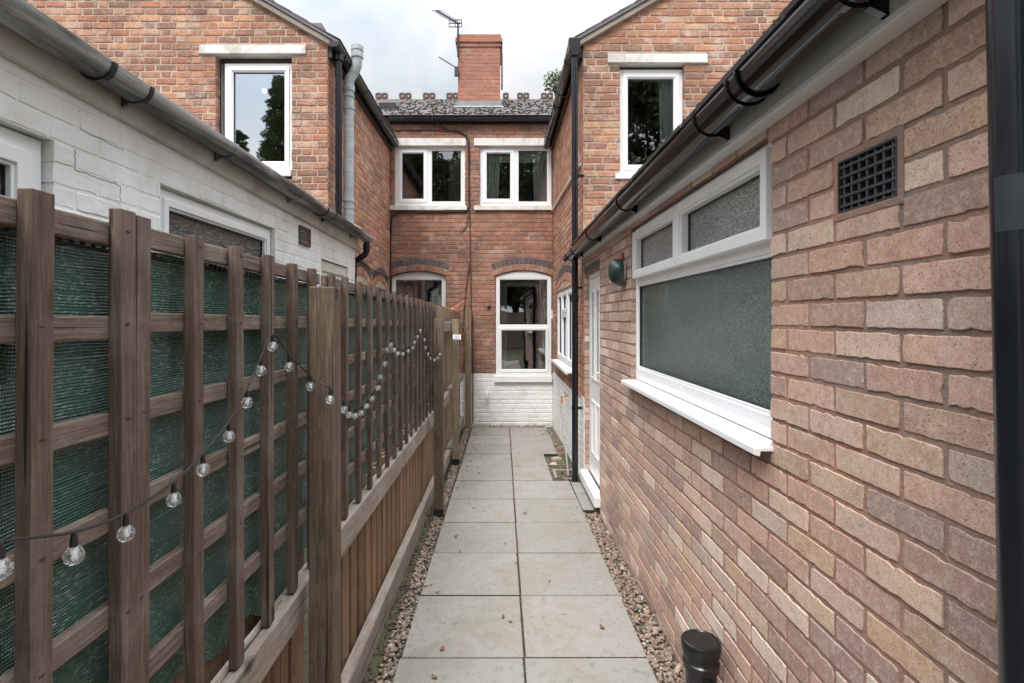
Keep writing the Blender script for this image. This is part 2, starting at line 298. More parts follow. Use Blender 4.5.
# ------------------------------------------------------------------ mesh building
class Fr:
    """wall frame: u along the wall, v up, n outwards"""
    def __init__(s, o, U, N): s.o, s.U, s.N = V(o), V(U), V(N)
    def __call__(s, u, v, n): p = s.o + s.U*u + s.N*n; return (p.x, p.y, p.z+v)
W = Fr((0,0,0), (1,0,0), (0,1,0))       # world: u=x v=z n=y
class MB:
    def __init__(s): s.v, s.f, s.m, s.s = [], [], [], []
    def add(s, vs, fs, m=0, smooth=False):
        k = len(s.v); s.v += [tuple(p) for p in vs]
        for f in fs: s.f.append([i+k for i in f]); s.m.append(m); s.s.append(smooth)
    def box(s, T, u0, u1, v0, v1, n0, n1, m=0):
        vs = [T(u, v, n) for n in (n0, n1) for v in (v0, v1) for u in (u0, u1)]
        s.add(vs, [(0,1,3,2),(4,6,7,5),(0,4,5,1),(2,3,7,6),(0,2,6,4),(1,5,7,3)], m)
    def bx(s, x0, x1, y0, y1, z0, z1, m=0): s.box(W, x0, x1, z0, z1, y0, y1, m)
    def prism(s, T, pts, n0, n1, m=0):
        k = len(pts); vs = [T(u, v, n0) for u, v in pts] + [T(u, v, n1) for u, v in pts]
        s.add(vs, [tuple(range(k))[::-1], tuple(range(k, 2*k))] + [(i, (i+1) % k, k+(i+1) % k, k+i) for i in range(k)], m)
    def ring(s, T, out, inn, n0, n1, m=0):
        """closed frame between two outlines with the same number of points"""
        k = len(out); vs = [T(*p, n1) for p in out] + [T(*p, n1) for p in inn] + [T(*p, n0) for p in out] + [T(*p, n0) for p in inn]
        fs = []
        for i in range(k):
            j = (i+1) % k
            fs += [(i, j, k+j, k+i), (2*k+i, 3*k+i, 3*k+j, 2*k+j), (i, 2*k+i, 2*k+j, j), (k+i, k+j, 3*k+j, 3*k+i)]
        s.add(vs, fs, m)
    def tube(s, pts, r, seg=12, m=0, cap=True, r2=None):
        pts = [V(p) for p in pts]; n = len(pts); vs = []
        t0 = (pts[1]-pts[0]).normalized(); up = V((0,0,1)) if abs(t0.z) < .9 else V((1,0,0)); a = t0.cross(up).normalized()
        for i, p in enumerate(pts):
            t = (pts[min(i+1, n-1)]-pts[max(i-1, 0)]).normalized()
            a = (a - t*a.dot(t)).normalized(); b = t.cross(a)
            rr = r if r2 is None else r+(r2-r)*i/(n-1)
            if callable(r): rr = r(i)
            vs += [p + (a*math.cos(2*math.pi*k/seg) + b*math.sin(2*math.pi*k/seg))*rr for k in range(seg)]
        fs = [(i*seg+k, i*seg+(k+1) % seg, (i+1)*seg+(k+1) % seg, (i+1)*seg+k) for i in range(n-1) for k in range(seg)]
        s.add(vs, fs, m, True)
        if cap:
            kk = len(s.v); s.add(vs[:seg], [tuple(range(seg))[::-1]], m); s.add(vs[-seg:], [tuple(range(seg))], m)
    def lathe(s, c, prof, seg=24, m=0, axis=(0,0,1)):
        c = V(c); ax = V(axis).normalized(); a = ax.orthogonal().normalized(); b = ax.cross(a); vs = []
        for r, h in prof: vs += [c+ax*h+(a*math.cos(2*math.pi*k/seg)+b*math.sin(2*math.pi*k/seg))*max(r, 1e-5) for k in range(seg)]
        s.add(vs, [(i*seg+k, i*seg+(k+1) % seg, (i+1)*seg+(k+1) % seg, (i+1)*seg+k) for i in range(len(prof)-1) for k in range(seg)], m, True)
    def sphere(s, c, r, seg=16, m=0, sq=(1,1,1)):
        vs, fs = [], []; n = seg//2
        for i in range(n+1):
            t = math.pi*i/n
            vs += [(c[0]+r*sq[0]*math.sin(t)*math.cos(2*math.pi*k/seg), c[1]+r*sq[1]*math.sin(t)*math.sin(2*math.pi*k/seg), c[2]+r*sq[2]*math.cos(t)) for k in range(seg)]
        fs = [(i*seg+k, i*seg+(k+1) % seg, (i+1)*seg+(k+1) % seg, (i+1)*seg+k) for i in range(n) for k in range(seg)]
        s.add(vs, fs, m, True)
    def build(s, name, mats, parent=None, bevel=0, recalc=True, autos=False):
        me = bpy.data.meshes.new(name); me.from_pydata(s.v, [], s.f)
        me.polygons.foreach_set('material_index', s.m); me.polygons.foreach_set('use_smooth', s.s)
        if isinstance(mats, str): mats = [mats]
        for k in mats: me.materials.append(M[k])
        if recalc:
            bm = bmesh.new(); bm.from_mesh(me)
            if bevel: bmesh.ops.remove_doubles(bm, verts=bm.verts, dist=1e-6) if False else None
            bmesh.ops.recalc_face_normals(bm, faces=bm.faces); bm.to_mesh(me); bm.free()
        me.update()
        if any(s.s) and len(s.f) < 60000: me.set_sharp_from_angle(angle=rad(38))
        o = bpy.data.objects.new(name, me); col.objects.link(o)
        if parent is not None: attach(o, parent)
        if bevel:
            md = o.modifiers.new('bevel', 'BEVEL'); md.width = bevel; md.segments = 2; md.limit_method = 'ANGLE'; md.angle_limit = rad(40); md.harden_normals = False
        return o
def worldloc(o):
    p = V(o.location); q = o.parent
    return p if q is None else p  # parents only carry translations; parts sit at world origin offsets
def attach(o, parent):
    """parts are modelled in world coordinates"""
    o.parent = parent
    off = V((0,0,0)); q = parent
    if q.parent is None: off = V(q.location)
    o.matrix_parent_inverse = Matrix.Translation(-off)
def tag(o, label=None, cat=None, group=None, kind=None):
    if label: o['label'] = label
    if cat: o['category'] = cat
    if group: o['group'] = group
    if kind: o['kind'] = kind
    return o
def thing(name, loc, label, cat, group=None):
    o = bpy.data.objects.new(name, None); o.empty_display_size = .2; col.objects.link(o); o.location = loc
    return tag(o, label, cat, group)

# ------------------------------------------------------------------ brickwork
def clip(poly, a, b, c):
    """keep a*u+b*v<=c"""
    out = []; n = len(poly)
    for i in range(n):
        p, q = poly[i], poly[(i+1) % n]; dp = a*p[0]+b*p[1]-c; dq = a*q[0]+b*q[1]-c
        if dp <= 0: out.append(p)
        if (dp < 0 and dq > 0) or (dp > 0 and dq < 0):
            t = dp/(dp-dq); out.append((p[0]+(q[0]-p[0])*t, p[1]+(q[1]-p[1])*t))
    return out
def brick(mb, T, poly, m, depth=.1, bev=.004, rise=0, step=0, jit=.0):
    if len(poly) < 3: return
    us = [p[0] for p in poly]; vs = [p[1] for p in poly]
    w, h = max(us)-min(us), max(vs)-min(vs)
    if w < .014 or h < .014: return
    if step:
        q = []
        for i in range(len(poly)):
            a, b = poly[i], poly[(i+1) % len(poly)]; L = math.hypot(b[0]-a[0], b[1]-a[1]); k = max(1, int(L/step))
            for j in range(k):
                ch = R.uniform(.0015, .0045) if R.random() < .13+(.25 if j == 0 else 0) else 0
                pu, pv = a[0]+(b[0]-a[0])*j/k, a[1]+(b[1]-a[1])*j/k
                q.append((pu+R.uniform(-jit, jit)+math.copysign(ch, (max(us)+min(us))/2-pu), pv+R.uniform(-jit, jit)+math.copysign(ch, (max(vs)+min(vs))/2-pv)))
        poly = q
    elif jit: poly = [(a+R.uniform(-jit, jit), b+R.uniform(-jit, jit)) for a, b in poly]
    cu = (max(us)+min(us))/2; cv = (max(vs)+min(vs))/2
    k = len(poly)
    inn = [(u+(cu-u)*min(.4, 2*bev/w)*(1+R.uniform(-.3,.3)), v+(cv-v)*min(.4, 2*bev/h)*(1+R.uniform(-.3,.3))) for u, v in poly]
    tl = [R.uniform(-1, 1)*.0007 for _ in range(2)]
    P = [T(u, v, -depth) for u, v in poly] + [T(u, v, rise-bev*.8) for u, v in poly] + [T(u, v, rise+tl[0]*(u-cu)/w*2+tl[1]*(v-cv)/h*2) for u, v in inn]
    fs = [tuple(range(2*k, 3*k))]
    for i in range(k):
        j = (i+1) % k; fs += [(i, j, k+j, k+i), (k+i, k+j, 2*k+j, 2*k+i)]
    mb.add(P, fs, m)
def subtract(iv, cuts):
    for c0, c1 in cuts:
        nv = []
        for a, b in iv:
            if c1 <= a or c0 >= b: nv.append((a, b)); continue
            if a < c0: nv.append((a, c0))
            if b > c1: nv.append((c1, b))
        iv = nv
    return iv
def wall(mb, T, u0, u1, v0, v1, holes=(), clips=(), arches=(), course=.075, bl=.228, joint=.01, vofs=0, uofs=0, bond='S',
         paint=None, recess=.004, thick=.1, bev=.004, step=0, jit=.0012, mats=(0,1,2,2), rise=.0012, edge=.003, maxdepth=None):
    """mats: mortar, brick, painted brick, painted mortar"""
    mm, mk, mp, mpm = mats
    ub = sorted({u0, u1, *[h[0] for h in holes], *[h[1] for h in holes]}); vb = sorted({v0, v1, *[h[2] for h in holes], *[h[3] for h in holes], *([paint] if paint else [])})
    ub = [u for u in ub if u0 <= u <= u1]; vb = [v for v in vb if v0 <= v <= v1]
    # mortar bed as merged horizontal runs
    for v_a, v_b in zip(vb, vb[1:]):
        run = None
        for u_a, u_b in list(zip(ub, ub[1:]))+[(None, None)]:
            solid = u_a is not None and not any(h[0] < (u_a+u_b)/2 < h[1] and h[2] < (v_a+v_b)/2 < h[3] for h in holes)
            if solid: run = (run[0] if run else u_a, u_b)
            elif run:
                a, b = run; run = None
                poly = [(a, v_a), (b, v_a), (b, v_b), (a, v_b)]
                # pull the bed back from free edges
                if any(abs(a-h[1]) < 1e-6 for h in holes) or abs(a-u0) < 1e-6: poly[0] = (a+edge, v_a); poly[3] = (a+edge, v_b)
                if any(abs(b-h[0]) < 1e-6 for h in holes) or abs(b-u1) < 1e-6: poly[1] = (b-edge, v_a); poly[2] = (b-edge, v_b)
                for c in clips: poly = clip(poly, *c) if poly else poly
                if len(poly) >= 3: mb.prism(T, poly, -thick, -recess, mpm if paint and (v_a+v_b)/2 < paint else mm)
    k0 = math.floor((v0-vofs)/course); k1 = math.ceil((v1-vofs)/course)
    for k in range(k0, k1):
        a_v, b_v = vofs+k*course+joint/2, vofs+(k+1)*course-joint/2
        a_v, b_v = max(a_v, v0+.001), min(b_v, v1-.001)
        if b_v-a_v < .012: continue
        cv = (a_v+b_v)/2
        # brick sequence
        L = []
        hd = bl/2-.0
        if bond == 'S': seq = [bl]; st = (k % 2)*bl/2
        elif bond == 'G': seq = [bl, bl, bl, hd]; st = (k*1.37 % 3.5)*bl
        else: seq = [bl, hd]; st = (k % 2)*bl*.75
        per = sum(seq); u = u0-per*2-((u0-uofs-st) % per) ; i = 0
        while u < u1:
            L.append((u, u+seq[i % len(seq)])); u += seq[i % len(seq)]; i += 1
        cuts = [(h[0], h[1]) for h in holes if h[2]-.004 < cv < h[3]+.0]
        partial = [h for h in holes if not (h[2]-.004 < cv < h[3]) and h[2] < b_v and h[3] > a_v]
        for a, b in L:
            a2, b2 = max(a+joint/2, u0+.002), min(b-joint/2, u1-.002)
            if b2-a2 < .02: continue
            for c0, c1 in subtract([(a2, b2)], cuts):
                if c1-c0 < .018: continue
                va, vb_ = a_v, b_v
                for h in partial:
                    if h[0] < (c0+c1)/2 < h[1]:
                        if h[3] > va and h[3] < cv: va = h[3]+.002
                        if h[2] < vb_ and h[2] > cv: vb_ = h[2]-.002
                poly = [(c0, va), (c1, va), (c1, vb_), (c0, vb_)]
                for c in clips: poly = clip(poly, *c) if poly else poly
                for (acx, acv, ar, ah, ins) in arches:
                    if not poly: break
                    mu = sum(p[0] for p in poly)/len(poly); mv = sum(p[1] for p in poly)/len(poly)
                    th = math.atan2(mu-acx, mv-acv)
                    if abs(th) < ah+.25 and mv > acv+ar*math.cos(ah)-.13:
                        if abs(th) < ah:
                            if math.hypot(mu-acx, mv-acv) < ar-.04: poly = []; break
                            poly = clip(poly, -math.sin(th), -math.cos(th), -(ar+.006)-acx*math.sin(th)-acv*math.cos(th))
                        elif math.hypot(mu-acx, mv-acv) < ar+.03:
                            sg = 1 if th > 0 else -1   # keep outside the skewback line
                            nx, ny = math.cos(ah)*sg, -math.sin(ah)
                            poly = clip(poly, -nx, -ny, -(nx*acx+ny*acv)-.006)
                if len(poly) >= 3:
                    brick(mb, T, poly, mp if paint and cv < paint else mk, maxdepth or thick, bev, R.uniform(-rise, rise), step, jit)
def arch(mb, T, uc, half, vcrown, sag, rings, thick=.1, mort=0, intr_only=False):
    """rings: list of (thickness, material, brick width)"""
    r = (half*half+sag*sag)/(2*sag); cv = vcrown-r; ah = math.asin(half/r); ins = r
    for th_, m, bw in rings:
        n = max(3, round(2*ah*(ins+th_/2)/bw)); da = 2*ah/n
        for i in range(n):
            a0 = -ah+i*da+.0045/ins; a1 = -ah+(i+1)*da-.0045/ins; i0, i1 = ins+.004, ins+th_-.004
            poly = [(uc+math.sin(a)*q, cv+math.cos(a)*q) for a, q in ((a0, i0), (a1, i0), (a1, i1), (a0, i1))]
            brick(mb, T, poly, m, thick, .004, .002+R.uniform(-.001,.001), 0, .001)
        ins += th_
    n = 14
    for i in range(n):
        a0 = -ah+2*ah*i/n; a1 = -ah+2*ah*(i+1)/n
        mb.prism(T, [(uc+math.sin(a)*q, cv+math.cos(a)*q) for a, q in ((a0, r+.002), (a1, r+.002), (a1, ins), (a0, ins))], -thick, -.0035, mort)
    return (uc, cv, ins, ah, r)

# ------------------------------------------------------------------ windows
def rect(u0, u1, v0, v1): return [(u0,v0),(u1,v0),(u1,v1),(u0,v1)]
def room(parent, T, u0, u1, v0, v1, depth=2.6, ext=.55, extv=.5, lamp=None):
    b = MB(); a, c, d, e = u0-ext, u1+ext, v0-.7, v1+extv; n0 = -.17
    P = lambda u, v, n: T(u, v, n)
    vs = [P(a,d,n0),P(c,d,n0),P(c,e,n0),P(a,e,n0),P(a,d,n0-depth),P(c,d,n0-depth),P(c,e,n0-depth),P(a,e,n0-depth)]
    b.add(vs, [(4,5,6,7),(0,1,5,4),(0,4,7,3),(1,2,6,5)], 0); b.add(vs, [(3,7,6,2)], 1)
    # plastered inner leaf round the opening
    w = [P(u0,v0,n0),P(u1,v0,n0),P(u1,v1,n0),P(u0,v1,n0)]
    b.add(vs[:4]+w, [(0,1,5,4),(1,2,6,5),(2,3,7,6),(3,0,4,7)], 0)
    w2 = [P(u0,v0,-.08),P(u1,v0,-.08),P(u1,v1,-.08),P(u0,v1,-.08)]; b.add(w+w2, [(0,1,5,4),(1,2,6,5),(2,3,7,6),(3,0,4,7)], 1)
    b.build('room_lining', ['room_wall', 'ceiling_paint'], parent, recalc=False)
def curtain_mesh(parent, T, u0, u1, v0, v1, n, mat='curtain', folds=5, taper=0):
    b = MB(); N = 40; vs = []
    for j, v in enumerate((v0, (v0+v1)/2, v1)):
        for i in range(N+1):
            t = i/N; w = 1-taper*(1-j/2); u = u1+(u0-u1)*t*w if taper > 0 else u0+(u1-u0)*t*(1+taper*(1-j/2))
            vs.append(T(u, v, n+.022*math.sin(t*folds*2*math.pi+.5*math.sin(t*9))))
    b.add(vs, [(j*(N+1)+i, j*(N+1)+i+1, (j+1)*(N+1)+i+1, (j+1)*(N+1)+i) for j in range(2) for i in range(N)], 0, True)
    b.build('curtain', mat, parent, recalc=False)
def window(parent, T, u0, u1, v0, v1, lights, n=-.03, fw=.05, sash=.045, frame='upvc', glass='window_glass', sill=None, crown=0,
           label=None, dm=.065, proud=.014, name='window', sillmat='upvc', bev=.004):
    """lights: (u0,u1,v0,v1,is_sash) in fractions of the clear frame; n: face of the frame"""
    b = MB()
    if crown:
        K = 14; half = (u1-u0)/2; r = (half*half+crown*crown)/(2*crown); cv = v1+crown-r; ah = math.asin(half/r); uc = (u0+u1)/2
        top = [(uc+math.sin(ah-2*ah*i/K)*r, cv+math.cos(ah-2*ah*i/K)*r) for i in range(K+1)]
        out = [(u0,v0),(u1,v0)]+top
        inn = [(u0+fw, v0+fw), (u1-fw, v0+fw)]+[(u1-fw-(u1-u0-2*fw)*i/K, v1-fw*.75) for i in range(K+1)]
        b.ring(T, out, inn, n-dm, n, 0)
        cl = (u0+fw, u1-fw, v0+fw, v1-fw*.75)
    else:
        b.ring(T, rect(u0,u1,v0,v1), rect(u0+fw,u1-fw,v0+fw,v1-fw), n-dm, n, 0); cl = (u0+fw, u1-fw, v0+fw, v1-fw)
    g = []
    CU, CV = cl[1]-cl[0], cl[3]-cl[2]
    for (a, c, d, e, s) in lights:
        a, c, d, e = cl[0]+a*CU, cl[0]+c*CU, cl[2]+d*CV, cl[2]+e*CV
        if s:
            q = .006
            b.ring(T, rect(a-.006,c+.006,d-.006,e+.006), rect(a+sash,c-sash,d+sash,e-sash), n-dm+.01, n+proud, 0)
            b.ring(T, rect(a+sash-.001,c-sash+.001,d+sash-.001,e-sash+.001), rect(a+sash+.012,c-sash-.012,d+sash+.012,e-sash-.012), n-.03, n+proud-.01, 0)
            a, c, d, e = a+sash+.012, c-sash-.012, d+sash+.012, e-sash-.012
        else:
            b.ring(T, rect(a-.001,c+.001,d-.001,e+.001), rect(a+.013,c-.013,d+.013,e-.013), n-.035, n-.006, 0)
            a, c, d, e = a+.013, c-.013, d+.013, e-.013
        b.ring(T, rect(a-.002,c+.002,d-.002,e+.002), rect(a+.004,c-.004,d+.004,e-.004), n-.034, n-.014, 1)
        g.append((a, c, d, e))
    # mullions and transoms: wherever lights do not reach each other
    us = sorted({0, 1, *(x for l in lights for x in l[:2])}); vs = sorted({0, 1, *(x for l in lights for x in l[2:4])})
    for ua, ub in zip(us, us[1:]):
        for va, vb in zip(vs, vs[1:]):
            if True and not any(l[0]-1e-6 <= ua and ub <= l[1]+1e-6 and l[2]-1e-6 <= va and vb <= l[3]+1e-6 for l in lights):
                b.box(T, cl[0]+ua*CU, cl[0]+ub*CU, cl[2]+va*CV, cl[2]+vb*CV, n-dm+.003, n-.001, 0)
    w = b.build(name, [frame, 'gasket'], parent, bevel=bev)
    if label: tag(w, label)
    for a, c, d, e in g:
        p = MB(); p.box(T, a, c, d, e, n-.030, n-.024); o = p.build('pane', glass if isinstance(glass, str) else glass, w)
    if sill:
        sh, so, sx0, sx1 = sill[:4]
        p = MB(); prof = [(n-.06, 0), (so, -.012), (so, -sh), (so-.018, -sh-.004), (so-.02, -sh+.012), (n-.06, -sh+.012)]
        S = lambda u, v, q: T(q, v0-.001+v, u)
        p.prism(S, prof, u0-sx0, u1+sx1); p.build('sill', sillmat, w, bevel=.002)
    return w
def gutter(parent, x, z0, z1, y0, y1, r, mat, side, brackets, unions, name='gutter', fascia_x=None, outlet=None):
    """half round channel along Y; side=+1 when the fascia is on +X"""
    b = MB(); K = 14; yy = [y0+(y1-y0)*i/12 for i in range(13)]
    sect = [(math.cos(math.pi+math.pi*k/K)*r, math.sin(math.pi+math.pi*k/K)*r) for k in range(K+1)]
    inn = [(math.cos(math.pi+math.pi*k/K)*(r-.004), math.sin(math.pi+math.pi*k/K)*(r-.004)) for k in range(K+1)]
    prof = sect+[(r-.001, .006), (r-.006, .006)]+inn[::-1]+[(-r+.006, .006), (-r+.001, .006)]
    n = len(prof); vs = []
    zz = lambda y: z0+(z1-z0)*(y-y0)/(y1-y0)
    for y in yy: vs += [(x+p[0], y, zz(y)+p[1]) for p in prof]
    b.add(vs, [(i*n+k, i*n+(k+1) % n, (i+1)*n+(k+1) % n, (i+1)*n+k) for i in range(len(yy)-1) for k in range(n)], 0, True)
    for y in (y0, y1):
        b.prism(Fr((x, y, zz(y)), (1,0,0), (0,1,0)), [(p[0]*1.03, p[1]*1.03) for p in sect], -.004, .004)
    g = b.build(name, mat, parent)
    def hoop(yc, w, rr, q):
        s = [(math.cos(math.pi+math.pi*k/K)*rr, math.sin(math.pi+math.pi*k/K)*rr) for k in range(K+1)]
        i_ = [(math.cos(math.pi+math.pi*k/K)*(r-.002), math.sin(math.pi+math.pi*k/K)*(r-.002)) for k in range(K+1)]
        pr = s+[(rr, .009), (r-.002, .009)]+i_[::-1][1:-1]+[(-r+.002, .009), (-rr, .009)]
        q.prism(Fr((x, yc-w/2, zz(yc)), (1,0,0), (0,1,0)), pr, 0, w)
    for yb in brackets:
        q = MB(); hoop(yb, .022, r+.006, q)
        if fascia_x is not None:
            d = (fascia_x-x); T = Fr((x, yb-.009, zz(yb)), (1,0,0), (0,1,0))
            q.prism(T, [(d*.3, -r*.98), (d, -r*1.35), (d, .0), (d*.8, 0)], 0, .018)
        q.build('bracket', mat if mat != 'aged_gutter' else 'aged_gutter', g)
    for yb in unions:
        q = MB(); hoop(yb, .075, r+.004, q); hoop(yb-.032, .011, r+.010, q); hoop(yb+.032, .011, r+.010, q); q.build('union_joint', mat, g)
    return g
def pipe(parent, pts, r, mat, collars=(), name='downpipe', seg=20):
    b = MB(); b.tube(pts, r, seg); p = b.build(name, mat, parent)
    for c, h, rr in collars:
        q = MB(); c = V(c); q.lathe(c, [(r*.98, 0), (rr, .0), (rr, h), (r*.98, h)], seg); q.build('collar', mat, p)
    return p
def slates(b, o, along, up, L, S, gauge=.19, w=.25, th=.007, m=0, jit=.004):
    """courses of slates from eaves o, along unit vector, up-slope unit vector"""
    o, along, up = V(o), V(along).normalized(), V(up).normalized(); nn = along.cross(up).normalized()
    if nn.z < 0: nn = -nn
    for j in range(int(S/gauge)+1):
        a = -(w/2 if j % 2 else 0)
        while a < L:
            a0, a1 = max(0, a)+.002, min(L, a+w)-.002; a += w
            if a1-a0 < .03: continue
            s0 = j*gauge+R.uniform(-jit, jit); s1 = min(S, j*gauge+gauge*1.9); lift = R.uniform(0, .003)
            vs = []
            for k, (aa, ss, hh) in enumerate(((a0, s0, .012), (a1, s0, .012), (a1, s1, 0), (a0, s1, 0))): vs.append(o+along*aa+up*ss+nn*(hh+lift))
            vs += [p+nn*th for p in vs]
            b.add(vs, [(3,2,1,0),(4,5,6,7),(0,1,5,4),(1,2,6,5),(2,3,7,6),(3,0,4,7)], m)

# =================================================================== GROUND
def gz(y): return -.0227*min(max(y, -2.5), 9.2)
def structure(o): o['kind'] = 'structure'; return o
b = MB(); ys = [-60,-30,-14,-8,-4,-2.5]+[-2.5+.39*i for i in range(1,31)]+[12,20,40,90,160]
xs = [-120,-50,-20,-8,-4,-2,-1,-.5,0,.5,1,2,4,8,20,50,120]
vs = [(x, y, gz(y)-.035) for y in ys for x in xs]
b.add(vs, [(j*len(xs)+i, j*len(xs)+i+1, (j+1)*len(xs)+i+1, (j+1)*len(xs)+i) for j in range(len(ys)-1) for i in range(len(xs)-1)])
structure(b.build('ground', 'soil', recalc=False))
# paving: two columns of 600 mm slabs
b = MB(); SL = .5998
def slabpoly(x0, x1, y0, y1):
    rz = .006*R.uniform(-.5,.5)
    e = [R.uniform(-.0015,.0015) for _ in range(8)]
    top = [(x0+e[0], y0+e[1]), (x1+e[2], y0+e[3]), (x1+e[4], y1+e[5]), (x0+e[6], y1+e[7])]
    c = .0035; d = R.uniform(-.0018,.0018)
    ins = [(top[0][0]+c, top[0][1]+c), (top[1][0]-c, top[1][1]+c), (top[2][0]-c, top[2][1]-c), (top[3][0]+c, top[3][1]-c)]
    vs = [(x, y, gz(y)-.045) for x, y in top]+[(x, y, gz(y)-c*.8+d) for x, y in top]+[(x, y, gz(y)+d) for x, y in ins]
    b.add(vs, [(8,9,10,11)]+[(4+i, 4+(i+1) % 4, 8+(i+1) % 4, 8+i) for i in range(4)])
    b.add(vs[:8], [(i, (i+1) % 4, 4+(i+1) % 4, 4+i) for i in range(4)], 1)
g = .0052
YJ = [2.556+.6*k for k in range(-7, 11)]; YJ[-1] = 8.62 if YJ[-1] > 8.2 else YJ[-1]
YJ = [y for y in YJ if y < 8.3]+[8.6]
for y0, y1 in zip(YJ, YJ[1:]):
    dx = .0062*((y0+y1)/2-2.4); xc = .1165+dx; xl = xc-.596+R.uniform(-.003,.003); xr = xc+.592
    slabpoly(xl, xc-g, y0+g, y1-g)
    if 5.45 < (y0+y1)/2 < 6.75: xr = .555
    slabpoly(xc+g, xr+R.uniform(-.003,.003), y0+g, y1-g)
YD = [y for y in YJ if 4.4 < y < 5.7][:3]
for y0, y1 in ((4.66, 5.13), (5.137, 5.50)): slabpoly(.732, .838, y0, y1)
structure(b.build('path', ['paving_slab', 'clay_soil']))
b = MB()   # dark sandy bed in the slab joints
b.add([(.1165-.59, -1.5, gz(-1.5)-.012), (.1165+.585, -1.5, gz(-1.5)-.012), (.72, 5.45, gz(5.45)-.012), (-.45, 5.45, gz(5.45)-.012)], [(0,1,2,3)])
b.add([(-.45, 5.45, gz(5.45)-.012), (.552, 5.45, gz(5.45)-.012), (.552, 8.58, gz(8.58)-.012), (-.43, 8.58, gz(8.58)-.012)], [(0,1,2,3)])
structure(b.build('path_joint_bed', 'clay_soil', recalc=False))

# pebbles as one mass
def pebbles(name, areas, label, mat='pebble', seed=3, sub=1):
    bm = bmesh.new(); bmesh.ops.create_icosphere(bm, subdivisions=sub, radius=1); bv = np.array([v.co[:] for v in bm.verts]); bf = np.array([[v.index for v in f.verts] for f in bm.faces]); bm.free()
    rng = np.random.default_rng(seed); VV, FF, k = [], [], 0
    for (x0, x1, y0, y1, dens, zo, smin, smax) in areas:
        n = int((x1-x0)*(y1-y0)*dens)
        for _ in range(n):
            x, y = rng.uniform(x0, x1), rng.uniform(y0, y1); s = rng.uniform(smin, smax) if rng.random() > .06 else smax*1.35
            q = rng.normal(size=(3,3)); q, _r = np.linalg.qr(q)
            sq = np.array([s, s*rng.uniform(.65,.95), s*rng.uniform(.4,.65)])
            lump = 1+.13*np.sin(bv@rng.normal(size=3)*2.5)
            a = rng.uniform(0, 6.28); tl = rng.normal(0, .25, 2)
            rz = np.array([[math.cos(a), -math.sin(a), 0],[math.sin(a), math.cos(a), 0],[0,0,1]])
            p = ((bv*lump[:,None])*sq)@rz.T; p[:,2] += p[:,0]*tl[0]+p[:,1]*tl[1]
            p += np.array([x, y, gz(y)+zo+rng.uniform(-.008,.008)])
            VV.append(p); FF.append(bf+k); k += len(bv)
    VV = np.concatenate(VV); FF = np.concatenate(FF)
    me = bpy.data.meshes.new(name); me.vertices.add(len(VV)); me.vertices.foreach_set('co', VV.ravel()); me.loops.add(FF.size); me.loops.foreach_set('vertex_index', FF.ravel().astype(np.int32))
    me.polygons.add(len(FF)); me.polygons.foreach_set('loop_start', np.arange(0, FF.size, 3, dtype=np.int32)); me.polygons.foreach_set('loop_total', np.full(len(FF), 3, dtype=np.int32))
    me.polygons.foreach_set('use_smooth', np.ones(len(FF), dtype=bool)); me.update(calc_edges=True); me.materials.append(M[mat])
    o = bpy.data.objects.new(name, me); col.objects.link(o); tag(o, label, 'gravel', kind='stuff'); return o
pebbles('gravel', [(-.568,-.482,.8,8.6,4200,-.022,.007,.0150), (.715,.86,.8,4.62,4200,-.022,.007,.0155), (.74,.87,6.75,8.6,3200,-.025,.006,.013), (-.45,.74,8.60,8.78,1700,-.02,.007,.014), (.56,.86,5.5,6.7,900,-.04,.007,.014)],
        'brown and grey pea gravel filling the strips beside the paving')
pebbles('moss', [(-.632,-.562,.9,8.4,1900,-.034,.006,.013), (.7,.86,5.5,6.2,600,-.03,.01,.022), (-.492,-.478,1.5,8.4,900,-.006,.003,.007), (.712,.722,1.5,4.5,500,-.006,.003,.006), (-.64,-.6,5.0,8.5,1500,-.02,.008,.018)],
        'dull green moss along the foot of the fence', 'moss', 5)

rngs = random.Random(21); q = MB()
for i in range(2600):
    y = 1.2+7.3*rngs.random(); x = rngs.choice([rngs.uniform(-.47,.70), rngs.uniform(-.48,-.36), .1165+.0062*(y-2.4)+rngs.gauss(0,.008), rngs.uniform(.60,.71)])
    if rngs.random() < .25: y = min(YJ, key=lambda t: abs(t-y))+rngs.gauss(0,.006)
    if x > .55 and 5.4 < y < 6.8: continue
    r_ = rngs.uniform(.001,.0042)*(.6+.08*y); q.sphere((x, y, gz(y)+r_*.4), r_, 6, sq=(1, rngs.uniform(.6,1.3), .6))
tag(q.build('grit', 'dead_leaf', recalc=False), 'scattered brown grit and crumbs of dirt on the paving', kind='stuff')

